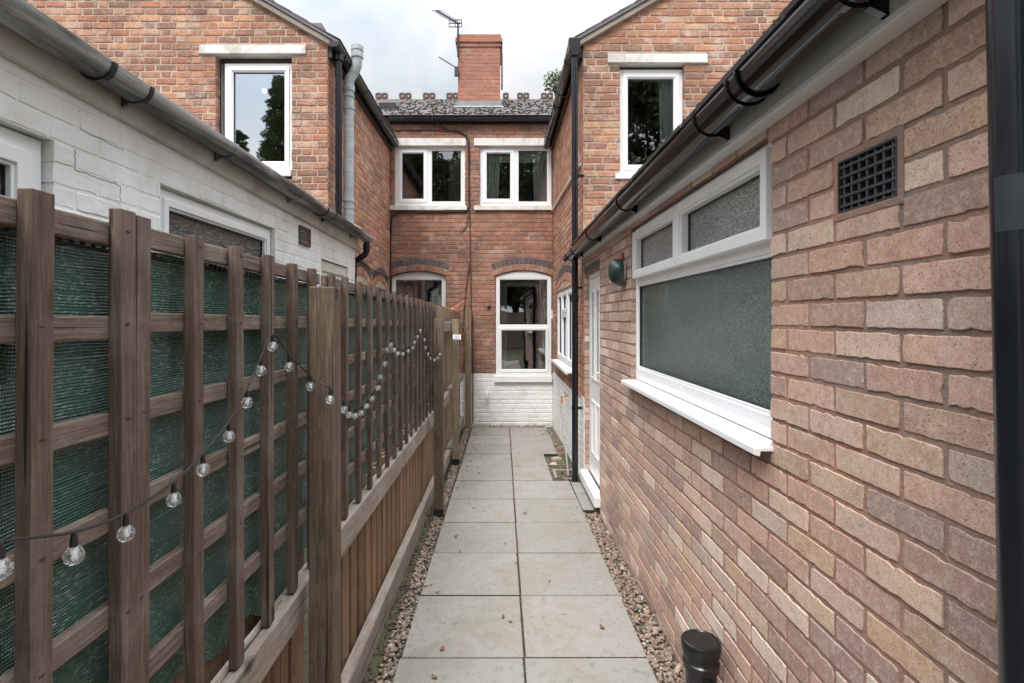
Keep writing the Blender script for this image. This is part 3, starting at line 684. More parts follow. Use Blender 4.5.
# =================================================================== MAIN TERRACE (back wall)
YB = 8.8; TB = Fr((0,YB,0), (1,0,0), (0,-1,0)); s_ = 60.1
bx_ = lambda px: (px-500)/s_
bz_ = lambda y: H+(318-y)/s_
main = thing('terraced_house', (0, YB, -.2), 'red brick terraced house across the end of the passage with slate roof and chimney', 'house')
LW = (bx_(390.6)-.0, bx_(446), .95, bz_(276.5)+.0)        # lower left window
RW = (bx_(495.3), bx_(552), .632, bz_(276.4))
UL = (bx_(394.5), bx_(465), 3.46, bz_(145.3)); UR = (bx_(479.6), bx_(551.7), 3.46, bz_(145.3))
b = MB()
ar = []; sgL, sgR = .085, .095
holes = [(LW[0], LW[1], .95, LW[3]+sgL), (RW[0], RW[1], .585, RW[3]+sgR), (UL[0], UL[1], 3.44, UL[3]), (UR[0], UR[1], 3.44, UR[3])]
for wn, sg in ((LW, sgL), (RW, sgR)):
    uc, hf = (wn[0]+wn[1])/2, (wn[1]-wn[0])/2+.0
    A = arch(b, TB, uc, hf+.0, wn[3]+sg+.008, sg, [(.105, 1, .078), (.105, 3, .078)], .1, 0)
    ar.append(A[:5])
lint = [(-1.80, bx_(466), 4.445, 4.575), (bx_(474), .875, 4.445, 4.575)]
wall(b, TB, -1.83, .88, -.25, 4.95, holes=holes+lint, arches=ar, paint=.655, bond='G', joint=.012, recess=.006, jit=.002, rise=.0022, bev=.005, bl=.225, course=.0735, uofs=.3, mats=(0,1,2,2))
b.bx(-6, 6, YB+.1, YB+.12, -.25, .5) ; b.bx(-6, -1.84, YB+.0, YB+.1, -.25, 4.95); b.bx(.89, 6, YB+.0, YB+.1, -.25, 4.95)
b.build('brick_wall', ['red_mortar', 'red_brick', 'clean_masonry_paint', 'blue_brick'], main)
for (a, c, d, e) in lint:
    q = MB(); q.box(TB, a, c, d+.002, e-.002, -.1, .012); q.build('lintel', 'stone_lintel', main, bevel=.006)
def fr(px, wn): return ((px-500)/s_-wn[0]-.05)/(wn[1]-wn[0]-.1)
w1 = window(main, TB, UL[0], UL[1], UL[2], UL[3], [(0, .45, 0, 1, True), (.515, 1, 0, 1, False)], n=-.055, fw=.06, sill=(.085, .04, .09, .03), sillmat='stone_lintel')
w2 = window(main, TB, UR[0], UR[1], UR[2], UR[3], [(0, .47, 0, 1, True), (.535, 1, 0, 1, False)], n=-.055, fw=.06, sill=(.085, .04, .09, -.0), sillmat='stone_lintel')
w3 = window(main, TB, LW[0]+.01, LW[1]-.01, LW[2], LW[3], [(0, 1, 0, 1, False)], n=-.06, fw=.055, crown=.08, sill=(.09, .04, .03, .03), sillmat='stone_lintel')
w4 = window(main, TB, RW[0]+.008, RW[1]-.008, RW[2], RW[3], [(0, 1, .5, 1, False), (0, 1, 0, .47, True)], n=-.03, fw=.055, sash=.03, crown=.09, sill=(.11, .05, .03, .0), sillmat='clean_masonry_paint')
for w_, q in ((w1, UL), (w2, UR), (w3, LW), (w4, RW)): room(w_, TB, q[0]+.03, q[1]-.03, q[2], q[3], 2.4)
curtain_mesh(w2, TB, bx_(484), bx_(500), 3.5, 4.4, -.150, folds=4, taper=-.1); curtain_mesh(w2, TB, bx_(533), bx_(548), 3.5, 4.4, -.150, folds=4, taper=.1)
q = MB(); q.box(TB, UR[0]+.05, UR[1]-.05, 4.2, 4.42, -.128, -.122); q.build('roller_blind', 'blind', w2)
curtain_mesh(w4, TB, bx_(498), bx_(507), .7, 2.2, -.135, 'grey_curtain', 3); curtain_mesh(w4, TB, bx_(537), bx_(549), .7, 2.2, -.135, 'grey_curtain', 4, .25)
q = MB(); q.box(TB, RW[0]+.03, RW[1]-.03, 2.12, 2.2, -.18, -.165); q.build('roller_blind', 'cream_frame', w4)
t = MB(); t.box(TB, bx_(503), bx_(515), .705, .76, -.24, -.15); tag(t.build('storage_box', 'red_paint', bevel=.01), 'red box on the inner sill of the tall back window', 'box')
# eaves course, gutter, roof
q = MB(); q.bx(-1.83, .88, YB-.03, YB+.02, 4.80, 4.86); q.build('fascia', 'black_gutter', main)
gq = MB()
def xgutter(parent, y, z, x0, x1, r, mat, brackets):
    b = MB(); K = 12; sect = [(math.cos(math.pi+math.pi*k/K)*r, math.sin(math.pi+math.pi*k/K)*r) for k in range(K+1)]; inn = [(a*.92, c*.92) for a, c in sect]
    pr = sect+inn[::-1]; n = len(pr); vs = [(x, y+p[0], z+p[1]) for x in (x0, x1) for p in pr]
    b.add(vs, [(k, (k+1) % n, n+(k+1) % n, n+k) for k in range(n)], 0, True); g = b.build('gutter', mat, parent)
    for x in brackets:
        q = MB(); q.tube([(x, y+r, z+.03), (x, y+r*.3, z+.01), (x, y-r-.004, z+.004), (x, y-r-.004, z-.035), (x, y+.02, z-r-.01), (x, y+.075, z-r-.06)], .006, 6); q.build('bracket', 'dark_metal', g)
xgutter(main, YB-.09, 4.875, -1.83, .88, .055, 'black_gutter', [bx_(403), bx_(433.5), bx_(470), bx_(539)])
SL_ = math.atan(.475); up = V((0, math.cos(SL_), math.sin(SL_))); RD = 12.5
zr = 4.9+(RD-8.68)*.475
b = MB(); slates(b, (-6, 8.66, 4.885), (1,0,0), up, 12, (RD-8.66)/math.cos(SL_), m=0, gauge=.2, th=.014, jit=.012)
for i in range(900): xx = R.uniform(-2.2,1.2); d = R.uniform(0, 1)**1.5*(RD-8.8); b.sphere((xx, 8.7+d, 4.885+(d+.04)*.475+.035), R.uniform(.006,.022), 6, 1, sq=(1.6,1.3,.5))
b.add([(-6,8.7,4.87),(6,8.7,4.87),(6,RD,zr-.02),(-6,RD,zr-.02),(-6,16.4,4.8),(6,16.4,4.8)], [(0,1,2,3),(3,2,5,4)], 0)
rf = b.build('roof', ['lichen_slate', 'moss'], main)
b = MB()
for i in range(27):
    x = -6+.45*i; b.prism(Fr((x, 0, 0), (0,1,0), (1,0,0)), [(RD-.12, zr-.05), (RD, zr+.045), (RD+.12, zr-.05)], 0, .442)
b.build('ridge_tiles', 'terracotta', rf, bevel=.005)
for pxc in (402, 405.5+.5, 409.5) if False else ():
    pass
for c0 in (381.7, 405.4, 429.2, 452.5, 502.7, 523.2, 547):
    for dx in (-3.1, 3.1):
        xx = (c0+dx-500)/42.3
        if -.86 < xx < .02: continue
        q = MB(); Tq = Fr((xx, RD, zr+.04), (1,0,0), (0,-1,0))
        K = 12; o_ = [(.072*max(-1,min(1,1.25*math.cos(2*math.pi*k/K))), .075+.068*max(-1,min(1,1.25*math.sin(2*math.pi*k/K)))) for k in range(K)]; i_ = [(.026*math.cos(2*math.pi*k/K), .078+.026*math.sin(2*math.pi*k/K)) for k in range(K)]
        q.ring(Tq, o_, i_, -.025, .025); q.build('ridge_crest', 'terracotta', rf)
q = MB(); Yv = 9.85; zv = 4.9+(Yv-8.68)*.475; q.bx((384-500)/52., (400-500)/52., Yv-.13, Yv+.13, zv-.06, zv+.10); q.build('roof_vent', 'black_gutter', rf, bevel=.01)
# chimney
CY = 10.3; cs = 529/CY; cx0, cx1 = (457.8-500)/cs, (500.2-500)/cs; cz0, cz1 = 5.3, H+(318-47)/cs
b = MB(); TC = Fr((0, CY, 0), (1,0,0), (0,-1,0)); kw = dict(course=.0775, bl=.225, joint=.01, bond='F', recess=.004, thick=.08)
wall(b, TC, cx0, cx1, cz0, cz1, vofs=.02, **kw)
wall(b, Fr((cx0, CY, 0), (0,1,0), (-1,0,0)), .004, .75, cz0, cz1, vofs=.02, **kw); wall(b, Fr((cx1, CY, 0), (0,1,0), (1,0,0)), .004, .75, cz0, cz1, vofs=.02, **kw)
wall(b, Fr((0, CY+.75, 0), (1,0,0), (0,1,0)), cx0, cx1, cz0, cz1, vofs=.02, **kw)
b.bx(cx0+.05, cx1-.05, CY+.05, CY+.7, cz0, cz1+.1, 0)
chm = b.build('chimney', ['cement', 'chimney_brick', 'cement', 'cement'], main)
b = MB()
for i, (o_, z_) in enumerate(((.02, cz1), (.045, cz1+.078), (.02, cz1+.156))):
    for (T_, a, c) in ((Fr((0, CY-o_, 0), (1,0,0), (0,-1,0)), cx0-o_, cx1+o_), (Fr((cx1+o_, CY, 0), (0,1,0), (1,0,0)), -o_, .75+o_), (Fr((cx0-o_, CY, 0), (0,1,0), (-1,0,0)), -o_, .75+o_)):
        wall(b, T_, a, c, z_+.001, z_+.077, course=.076, vofs=z_+.001, bl=.225, bond='S', uofs=.1*i, thick=.09, recess=.004)
b.bx(cx0+.0, cx1-.0, CY+.0, CY+.75, cz1+.16, cz1+.25, 2)
b.build('chimney_cap', ['cement', 'chimney_brick', 'cement', 'cement'], chm)
q = MB(); zb = 5.30
q.bx(cx0-.02, cx1+.02, CY-.02, CY-.004, 5.4, 5.80); za = 4.9+(CY-.2-8.68)*.475+.035; q.add([(cx0-.06, CY-.2, za), (cx1+.06, CY-.2, za), (cx1+.06, CY-.018, za+.10), (cx0-.06, CY-.018, za+.10)], [(0,1,2,3)])
q.build('lead_flashing', 'lead', chm)
q = MB(); q.bx(cx1+.02, cx1+.05, CY+.02, CY+.3, 6.15, 6.75); q.build('dark_strip', 'cable', chm)  # dark strip along the right side of the stack
# aerial
ae = thing('tv_aerial', (cx0-.03, CY-.05, 6.4), 'grey metal television aerial strapped to the chimney', 'aerial')
m_ = lambda px, y, Y=CY-.05: V(((px-500)*Y/529, Y, H+(318-y)*Y/529))
q = MB(); q.tube([m_(458, 57), m_(458, 24)], .018, 8); q.build('mast', 'dark_metal', ae)
q = MB(); a0, a1 = m_(436.5, 10.5, 9.6), m_(459, 24, 10.3); q.tube([a0, a1], .014, 6)
for i in range(12):
    p = a0.lerp(a1, i/12); q.tube([p+V((-.085,-.03,-.02)), p+V((.085,.03,.02))], .006, 5)
q.build('boom', 'dark_metal', ae)
q = MB()
for dz in (-.07, 0, .07, ):
    q.tube([m_(449, 22.5)+V((0,.03,dz)), m_(461.5, 22.5)+V((0,.03,dz))], .010, 5)
for px in (449, 455, 461.5): q.tube([m_(px, 22.5)+V((0,.03,-.07)), m_(px, 22.5)+V((0,.03,.07))], .008, 5)
q.build('reflector', 'dark_metal', ae)
q = MB(); q.tube([m_(438.8, 57), m_(457.5, 68.5)], .011, 6); q.build('stay_arm', 'dark_metal', ae)
q = MB(); q.bx(cx0-.06, cx0+.02, CY-.07, CY-.0, 6.28, 6.45); q.build('bracket', 'dark_metal', ae)
# cables on the back wall
P = lambda px, y, n=.012: V(((px-500)/s_, YB-n, H+(318-y)/s_))
cabs = [([P(437,124,.1), P(441,127,.05), P(450,131), P(460,132), (P(466,136)), P(469,142), P(469.5,160), P(469,180), P(469.5,207), P(466,212), P(455,212), P(442,211.5,.03), P(400,211.8,.03), P(392,216), P(390.8,240), P(390.5,300)], .014),
        ([P(470,210), P(470.3,240), P(470.5,262), P(471,290), P(472,325), P(473,372), P(473,423)], .009),
        ([P(470,262), P(468,275), P(466,290), P(464.5,310), P(463,330)], .009),
        ([P(391,129), P(397,131), P(404,130), P(414,130.5), P(432,130), P(440,131), P(452,132)], .009),
        ([P(458,103+20,.1), P(465,128,.05), P(468,140,.03), P(468.6,200,.02), P(469,213,.02), P(466.6,226), P(463,231), P(460.5,232), P(460,230)], .007)]
for c, r in cabs:
    q = MB(); q.tube(c, r, 8, cap=True); q.build('cable', 'cable' if r > .01 else 'brown_cable', main)
for (px, y, w, h, mt) in ((487.5, 305.5, 3, 3, 'cable'), (497.5, 314, 0, 0, None), (552, 314, 0, 0, None)):
    if mt: q = MB(); q.box(TB, bx_(px), bx_(px+w), bz_(y+h), bz_(y), 0, .02); q.build('wall_hook', mt, main, bevel=.004)
q = MB(); q.box(TB, .855, .875, bz_(319), bz_(310), .0, .025); q.build('bell_box', 'upvc', main, bevel=.003)
# painted tap on the back wall
tp = thing('garden_tap', (bx_(487), YB, bz_(396)), 'old painted-over tap low on the white end wall', 'tap')
q = MB(); q.tube([P(487,392,.0), P(487,392,.06), P(487,393,.075), P(487,397,.08)], .012, 10); q.tube([P(487,398,.01), P(487,404,.01)], .01, 8); q.build('spout', 'clean_masonry_paint', tp)
q = MB(); q.tube([P(485,390.5,.04), P(489,390.5,.04)], .007, 8); q.tube([P(487,390.5,.04), P(487,392,.04)], .006, 8); q.build('handle', 'clean_masonry_paint', tp)

# =================================================================== WINGS
YF = 5.62; TF = Fr((0,YF,0), (1,0,0), (0,-1,0)); fs_ = 529/YF
fx = lambda px: (px-500)/fs_
fz = lambda y: H+(318-y)/fs_
tan30 = math.tan(rad(30))
def wing(side):
    Rt = side > 0
    xe = .88 if Rt else -1.83
    nm = 'right' if Rt else 'left'
    root = thing('house_wing', (xe, YF, -.13), 'brick rear wing on the right, tall window above the black guttered kitchen roof' if Rt else 'brick rear wing on the left with grey soil pipe and sky-reflecting window', 'house')
    ze = 4.50
    b = MB()
    if Rt: win = (fx(620), fx(684.5), 3.13, fz(67)); lt = (fx(607.5), fx(707), fz(63.5), fz(54.5)); u0, u1 = .884, 5.2
    else: win = (fx(215.5), fx(291.6), 3.13, fz(61)); lt = (fx(200), fx(306), fz(54.5), fz(45.8)); u0, u1 = -6.2, -1.834
    # verge clip line through eaves corner
    x0 = xe; z0 = 4.52
    if Rt: cl = (-tan30, 1, z0-tan30*x0); cl2 = (tan30, 1, z0+tan30*(2*3.1-x0))
    else: cl = (tan30, 1, z0+tan30*x0); cl2 = (-tan30, 1, z0-tan30*(-2*4.05-x0))
    cl = (cl[0], cl[1], cl[2])
    hole = (win[0], win[1], 3.06, win[3] if Rt else lt[2])
    hole = (win[0], win[1], 3.06, lt[2])
    wall(b, TF, u0, u1, 1.9, 5.9, holes=[hole, (lt[0], lt[1], lt[2], lt[3])], clips=[cl, cl2], bond='G' if Rt else 'F', joint=.013, recess=.0055, course=.0745, vofs=.02 if Rt else .035, uofs=.0, bl=.222, jit=.0028, step=.045, bev=.005, rise=.002)
    # side wall facing the passage
    TS = Fr((xe, 0, 0), (0,1,0), (-side,0,0))
    if Rt:
        wn = (6.42, 8.2, .95, 1.985); uc, hf = (wn[0]+wn[1])/2, (wn[1]-wn[0])/2
        A = [arch(b, TS, uc, hf, wn[3]+.11, .11, [(.105, 1, .078), (.105, 3, .078)], .1, 0)[:5]]
        wall(b, TS, YF+.004, YB-.002, -.25, 4.52, holes=[(wn[0], wn[1], .93, wn[3]+.0)], arches=A, paint=.70, bond='G', joint=.011, recess=.005, bl=.225, course=.0745, vofs=.02)
        # infill between the frame head and the arch
    else:
        A = []; hs = []
        for (a, c) in ((6.62, 7.42), (7.72, 8.56)):
            uc, hf = (a+c)/2, (c-a)/2; A.append(arch(b, TS, uc, hf, 2.15, .12, [(.105, 1, .078), (.105, 3, .078)], .1, 0)[:5]); hs.append((a, c, .9 if a > 7 else -.1, 2.03))
        wall(b, TS, YF+.004, YB-.002, -.25, 4.52, holes=hs, arches=A, bond='G', joint=.011, recess=.005, bl=.225, course=.0745, vofs=.035)
    b.build('brick_wall', ['old_mortar', 'orange_brick', 'clean_masonry_paint', 'blue_brick'], root)
    q = MB(); q.box(TF, lt[0], lt[1], lt[2]+.001, lt[3]-.001, -.1, .022); q.build('lintel', 'stone_lintel', root, bevel=.006)
    if Rt:
        w = window(root, TF, win[0], win[1], win[2], win[3], [(0, 1, 0, 1, True)], n=-.06, fw=.05, sash=.035, sill=(.07, .02, .05, .03))
        room(w, TF, win[0]+.02, win[1]-.02, win[2], win[3], 2.2, .28); curtain_mesh(w, TF, fx(663), fx(682), 3.15, 4.2, -.150, folds=4, taper=.1)
        w = window(root, TS, wn[0]+.01, wn[1]-.01, wn[2], wn[3], [(0, .3, 0, 1, True), (.33, .67, 0, .68, True), (.33, .67, .71, 1, True), (.70, 1, 0, 1, True)], n=-.02, fw=.05, sash=.04, sill=(.05, .085, .05, .05))
        room(w, TS, wn[0]+.05, wn[1]-.05, wn[2], wn[3], 2.2, .1)
        q = MB(); q.box(TS, wn[0], wn[1], wn[3]+.001, wn[3]+.1, -.098, -.03); q.build('arch_infill', 'cement', root)
    else:
        w = window(root, TF, win[0]+.07, win[1]-.004, win[2]+.04, win[3], [(0, 1, 0, 1, True)], n=-.055, fw=.045, sash=.035, sill=(.08, .02, .02, .0), glass='clear_reflective')
        room(w, TF, win[0]+.02, win[1]-.02, win[2], win[3], 2.2, .28)
        q = MB(); q.sphere((-3.15, YF+1.45, 4.62), .032); q.build('ceiling_lamp', 'lamp_glow', w)
        w = window(root, TS, 7.73, 8.55, .9, 2.02, [(0, 1, 0, .5, True), (0, 1, .55, 1, False)], n=-.06, sill=(.06,.03,.02,.02)); room(w, TS, 7.75, 8.5, .9, 2.02, 2, .1)
        q = MB(); q.box(TS, 6.63, 7.41, -.1, 2.02, -.09, -.05); q.build('door', 'upvc', root, bevel=.004)
        for hh in ((6.62,7.42), (7.72,8.56)):
            q = MB(); q.box(TS, hh[0], hh[1], 2.031, 2.13, -.098, -.035); q.build('arch_infill', 'cement', root)
    # roof slope with verge
    s = side; ridge = (3.1 if Rt else -4.05)
    run = abs(ridge-xe)+.16; upv = V((s*math.cos(rad(30)), 0, math.sin(rad(30))))
    o0 = V((xe-s*.14, YF-.06, 4.52-.14*tan30+.06))
    b = MB(); slates(b, o0, (0,1,0), upv, YB-YF+.4, run/math.cos(rad(30)), gauge=.2)
    nn = V((-s*math.sin(rad(30)), 0, math.cos(rad(30))))
    e0 = o0-nn*.03; e1 = e0+upv*(run/math.cos(rad(30)))
    for (a, c) in ((e0, e1),):
        vs = [a, c, c+V((0, YB-YF+.5, 0)), a+V((0, YB-YF+.5, 0))]; vs += [p+nn*.028 for p in vs]
        b.add(vs, [(0,1,2,3),(4,7,6,5),(0,4,5,1),(1,5,6,2),(2,6,7,3),(3,7,4,0)])
    o2 = V((2*ridge-o0.x, o0.y, o0.z)); up2 = V((-upv.x, 0, upv.z)); c2 = o2+up2*(run/math.cos(rad(30)))
    vs = [o2, c2, c2+V((0, YB-YF+.5, 0)), o2+V((0, YB-YF+.5, 0))]; vs += [p+V((0,0,-.03)) for p in vs]
    b.add(vs, [(0,1,2,3),(4,7,6,5),(0,4,5,1),(1,5,6,2),(2,6,7,3),(3,7,4,0)])
    rf = b.build('roof', 'lichen_slate', root)
    b = MB(); y0 = YF-.05      # bedded mortar verge under the slates
    st = upv*.02; P0 = e0-nn*.004; P1 = e0+upv*(run/math.cos(rad(30))-.01)-nn*.004
    vs = [P0+V((0,.015,0)), P1+V((0,.015,0)), P1+V((0,.10,0)), P0+V((0,.10,0))]; vs += [p-nn*.05 for p in vs]
    b.add(vs, [(0,1,2,3),(4,7,6,5),(0,4,5,1),(1,5,6,2),(2,6,7,3),(3,7,4,0)]); b.build('verge', 'verge_mortar', root, bevel=.004)
    return root
wr = wing(1); wl = wing(-1)
# eaves soffit boards + gutters
gR = gutter(wr, .775, 4.455, 4.43, 5.53, 8.74, .055, 'brown_plastic', 1, [5.9, 6.7, 7.5, 8.3], [7.1], fascia_x=.86)
gL = gutter(wl, -1.735, 4.475, 4.46, 5.53, 8.74, .055, 'black_gutter', -1, [5.8, 6.7, 7.6, 8.4], [], fascia_x=-1.83)
for rt, x0, x1 in ((wr, .83, .878), (wl, -1.828, -1.79)):
    q = MB(); q.bx(x0, x1, YF+.02, YB-.03, 4.36, 4.53); q.build('fascia', 'brown_plastic' if rt is wr else 'black_gutter', rt)
# right wing downpipe
q = MB(); q.prism(Fr((.775, 5.54, 0), (1,0,0), (0,1,0)), [(-.06, 4.50), (.06, 4.50), (.06, 4.36), (.035, 4.31), (-.035, 4.31), (-.06, 4.36)], -.05, .05); q.build('gutter_outlet', 'black_plastic', gR, bevel=.008)
dp = pipe(wr, [(.782, 5.54, 4.33), (.782, 5.54, 4.0), (.784, 5.54, 3), (.786, 5.54, 1.5), (.786, 5.54, -.16)], .033, 'blue_black_pipe', [((.785, 5.54, 3.05), .05, .038), ((.786, 5.54, 1.75), .06, .038), ((.786,5.54,.62), .04, .037)])
for z in (3.07, 1.9, .64): q = MB(); q.bx(.79, .88, 5.525, 5.555, z-.012, z+.012); q.build('pipe_clip', 'black_plastic', dp)
# white waste pipe along the right wing
q = MB(); q.tube([(.865, 8.75, 3.36), (.865, 8.6, 3.35), (.865, 6.4, 3.27), (.865, 5.7, 3.24)], .02, 10); q.build('waste_pipe', 'cream_frame', wr)
# left wing pipes
dp = pipe(wl, [(-1.745, 5.72, 4.43), (-1.745, 5.72, 4.2), (-1.745, 5.72, -.1)], .034, 'blue_black_pipe', [((-1.745, 5.72, 4.20), .06, .039), ((-1.745, 5.72, 2.85), .06, .039)])
q = MB(); q.lathe((-1.745, 5.72, 4.36), [(.05,0),(.05,.08),(.03,.08)], 16); q.build('gutter_outlet', 'black_gutter', dp)
X, Y = -1.72, 6.02
sp = MB(); sp.tube([(X, Y, -.1), (X, Y, 4.18), (X, Y, 4.25), (X+.015, Y, 4.31), (X+.07, Y, 4.40), (X+.09, Y, 4.45), (X+.095, Y, 4.55), (X+.095, Y, 4.66)], .056, 20, cap=True)
spo = sp.build('soil_pipe', 'soil_pipe', wl)
for z, h, r in ((4.16, .06, .066), (4.09, .025, .063), (3.95, .045, .066), (2.82, .03, .063), (2.9, .03, .063)):
    q = MB(); q.lathe((X, Y, z), [(.054, 0), (r, 0), (r, h), (.054, h)], 20); q.build('collar', 'soil_pipe', spo)
q = MB(); q.lathe((X+.095, Y, 4.54), [(.054, 0), (.068, 0), (.068, .04), (.063, .04), (.063, .08), (.07, .08), (.07, .13), (.058, .13), (.055,.08)], 20); q.build('vent_cap', 'soil_pipe', spo)
# small cable along left wing
q = MB(); q.tube([(-1.815, 6.1, 2.35), (-1.815, 6.8, 2.33), (-1.815, 7.6, 2.26), (-1.815, 8.7, 2.24)], .008, 6); q.build('cable', 'cable', wl)

# =================================================================== KITCHEN EXTENSION (right)
XK = .868; TK = Fr((XK, 0, 0), (0,1,0), (-1,0,0))
kit = thing('kitchen_extension', (XK, 2, 0), 'buff brick kitchen extension along the right side with wide frosted window', 'house extension')
WK = (1.700, 3.50, 1.182, 2.168); DK = (4.62, 5.415, .03, 2.035); AB = (1.135, 1.379, 1.829, 2.0)
b = MB()
wall(b, TK, -1.2, 4.612, -.2, 2.26, holes=[(WK[0]-.004, WK[1]+.004, WK[2]-.04, 2.171), (1.14, 1.372, 1.832, 1.996)], course=.0733, bl=.228, joint=.0125, vofs=1.5535, uofs=1.146+.114, bond='S', recess=.0036, thick=.1, bev=.0015, step=.016, jit=.0012, rise=.0014)
wall(b, TK, 4.612, 5.6, -.2, 2.26, holes=[(4.62, 5.415, -.2, 2.035)], course=.0733, bl=.228, joint=.0125, vofs=1.5535, uofs=1.146, paint=None, thick=.1)
b.build('brick_wall', ['kitchen_mortar', 'kitchen_brick', 'clean_masonry_paint', 'clean_masonry_paint'], kit)
b = MB(); wall(b, Fr((XK-.006, 0, 0), (0,1,0), (-1,0,0)), 5.425, 5.60, -.2, 2.03, course=.0745, vofs=.02, paint=.745, bond='G', thick=.09)
b.build('old_brick_pier', ['old_mortar', 'orange_brick', 'clean_masonry_paint', 'clean_masonry_paint'], kit)
q = MB(); q.box(TK, 4.615, 5.42, 2.036, 2.10, -.09, .004); q.build('door_lintel', 'blue_brick', kit, bevel=.003)
# window
mid = (1.832-WK[2])/(WK[3]-WK[2])
kw_ = window(kit, TK, WK[0], WK[1], WK[2], WK[3], [(0, .508, .685, 1, True), (.516, 1, .685, 1, True), (0, 1, .045, .635, False)], n=-.03, fw=.034, sash=.036, proud=.03, glass='obscured_glass', sill=(.034, .062, .025, .030), bev=.005)
for ch in list(kw_.children):
    if ch.name.startswith('pane'):
        zc = sum(v.co.z for v in ch.data.vertices)/8
        if zc > 1.8: ch.data.materials[0] = M['frosted_glass']
b = MB(); b.bx(XK+.12, XK+.14, 1.5, 3.6, 1.0, 2.3); b.build('room_lining', 'room_wall', kw_)
# fascia, soffit, roof, gutter
b = MB(); b.bx(.818, .868+.0, -1.2, 5.6, 2.195, 2.335); b.bx(.812, .8175, -1.2, 5.6, 2.195, 2.215)
b.build('fascia', 'grey_fascia', kit, bevel=.003)
gK = gutter(kit, .752, 2.318, 2.255, -1.2, 5.83, .06, 'brown_plastic', 1, [.55, 1.12, 1.89, 3.15, 4.27, 5.2, 5.62], [1.575], fascia_x=.82)
b = MB(); upv = V((math.cos(rad(24)), 0, math.sin(rad(24)))); slates(b, (.757, -1.2, 2.392), V((0,1,-.009)), upv, 6.8, 3.4, gauge=.2, w=.2, jit=.006, th=.014)
b.add([(.775,-1.2,2.388),(.775,5.6,2.325),(.775+3.1,5.6,2.325+3.1*.445),(.775+3.1,-1.2,2.388+3.1*.445)], [(0,1,2,3)]); b.build('roof', 'slate', kit)
b = MB()   # mossy grit along the eaves
for i in range(1100):
    y = R.uniform(-.5, 5.6); b.sphere((.757+R.uniform(-.004,.02), y, 2.408-.009*y+R.uniform(-.004,.006)), R.uniform(.003,.009), 6, sq=(1,1.4,.7))
b.build('roof_moss', 'moss', kit)
# door
dr = MB(); T = TK; n = -.045
dr.ring(T, rect(4.625,5.41,.03,2.03), rect(4.68,5.355,.09,1.975), n-.06, n, 0)
dr.box(T, 4.686, 5.349, .095, 1.968, n-.05, n+.002, 0)
for a in ((4.80, 5.00, .25, .78), (5.04, 5.24, .25, .78)): dr.ring(T, rect(*a), rect(a[0]+.03,a[1]-.03,a[2]+.03,a[3]-.03), n, n+.012, 0)
for a in ((4.79, 4.99, .98, 1.86), (5.045, 5.245, .98, 1.86)): dr.ring(T, rect(*a), rect(a[0]+.03,a[1]-.03,a[2]+.03,a[3]-.03), n, n+.014, 0)
do = dr.build('door', 'upvc', kit, bevel=.004)
for a in ((4.82, 4.96, 1.01, 1.83), (5.075, 5.215, 1.01, 1.83)): q = MB(); q.box(T, *a, n+.0025, n+.006); q.build('pane', 'frosted_glass', do)
q = MB(); q.box(T, 4.70, 4.735, .95, 1.17, n+.002, n+.012); q.tube([T(4.717, 1.09, n+.01), T(4.717, 1.09, n+.045), T(4.80, 1.09, n+.05)], .008, 8); q.build('handle', 'upvc', do)
q = MB(); q.bx(.815, .90, 4.57, 5.43, -.06, .03); q.build('door_step', 'upvc', kit, bevel=.006)
# air brick
ab = MB(); T = TK
ab.ring(T, rect(1.136, 1.376, 1.829, 2.0), rect(1.156, 1.358, 1.849, 1.98), -.03, .0015, 0); ao = ab.build('air_brick', 'kitchen_mortar', kit, bevel=.003)
q = MB(); q.box(T, 1.15, 1.365, 1.84, 1.99, -.06, -.035); q.ring(T, rect(1.1562, 1.3578, 1.8492, 1.9798), rect(1.160, 1.354, 1.853, 1.976), -.035, .002)
for i in range(7): u = 1.160+.194*(i+.5)/7; q.box(T, u-.0035, u+.0035, 1.851, 1.978, -.032, -.003)
for i in range(5): v = 1.853+.123*(i+.5)/5; q.box(T, 1.158, 1.356, v-.0035, v+.0035, -.032, -.001)
q.build('grille', 'grille_iron', ao, bevel=.001)
q = MB(); q.box(Fr((XK,0,0),(0,1,0),(-1,0,0)), 1.14, 1.372, 1.83, 1.998, -.12, -.062); q.build('vent_back', 'gasket', ao)
# wall lamp
lm = thing('wall_lamp', (XK, 3.72, 1.93), 'round dark green lamp on the brick between door and frosted window', 'lamp')
q = MB(); c = V((XK-.004, 3.70, 1.905))
q.lathe(c, [(.075, 0), (.075, .012), (.07, .018)], 20, axis=(-1,0,0)); q.add([], [])
q.build('back_plate', 'upvc', lm)
q = MB(); vs = []; K, J = 20, 9
for j in range(J+1):
    t = j/J; r = .092*math.cos(t*math.pi/2)**.55; d = .016+.088*math.sin(t*math.pi/2)
    vs += [(c.x-d, c.y+r*math.cos(2*math.pi*k/K), c.z+(r*math.sin(2*math.pi*k/K))*(1.0)+.012*t-(.012 if math.sin(2*math.pi*k/K) < 0 else 0)*(1-t)) for k in range(K)]
q.add(vs, [(j*K+k, j*K+(k+1) % K, (j+1)*K+(k+1) % K, (j+1)*K+k) for j in range(J) for k in range(K)], 0, True); q.build('shade', 'green_enamel', lm)
q = MB(); q.bx(XK-.014, XK-.001, 3.70, 3.76, 1.99, 2.04); q.build('junction_cover', 'red_paint', lm, bevel=.003)
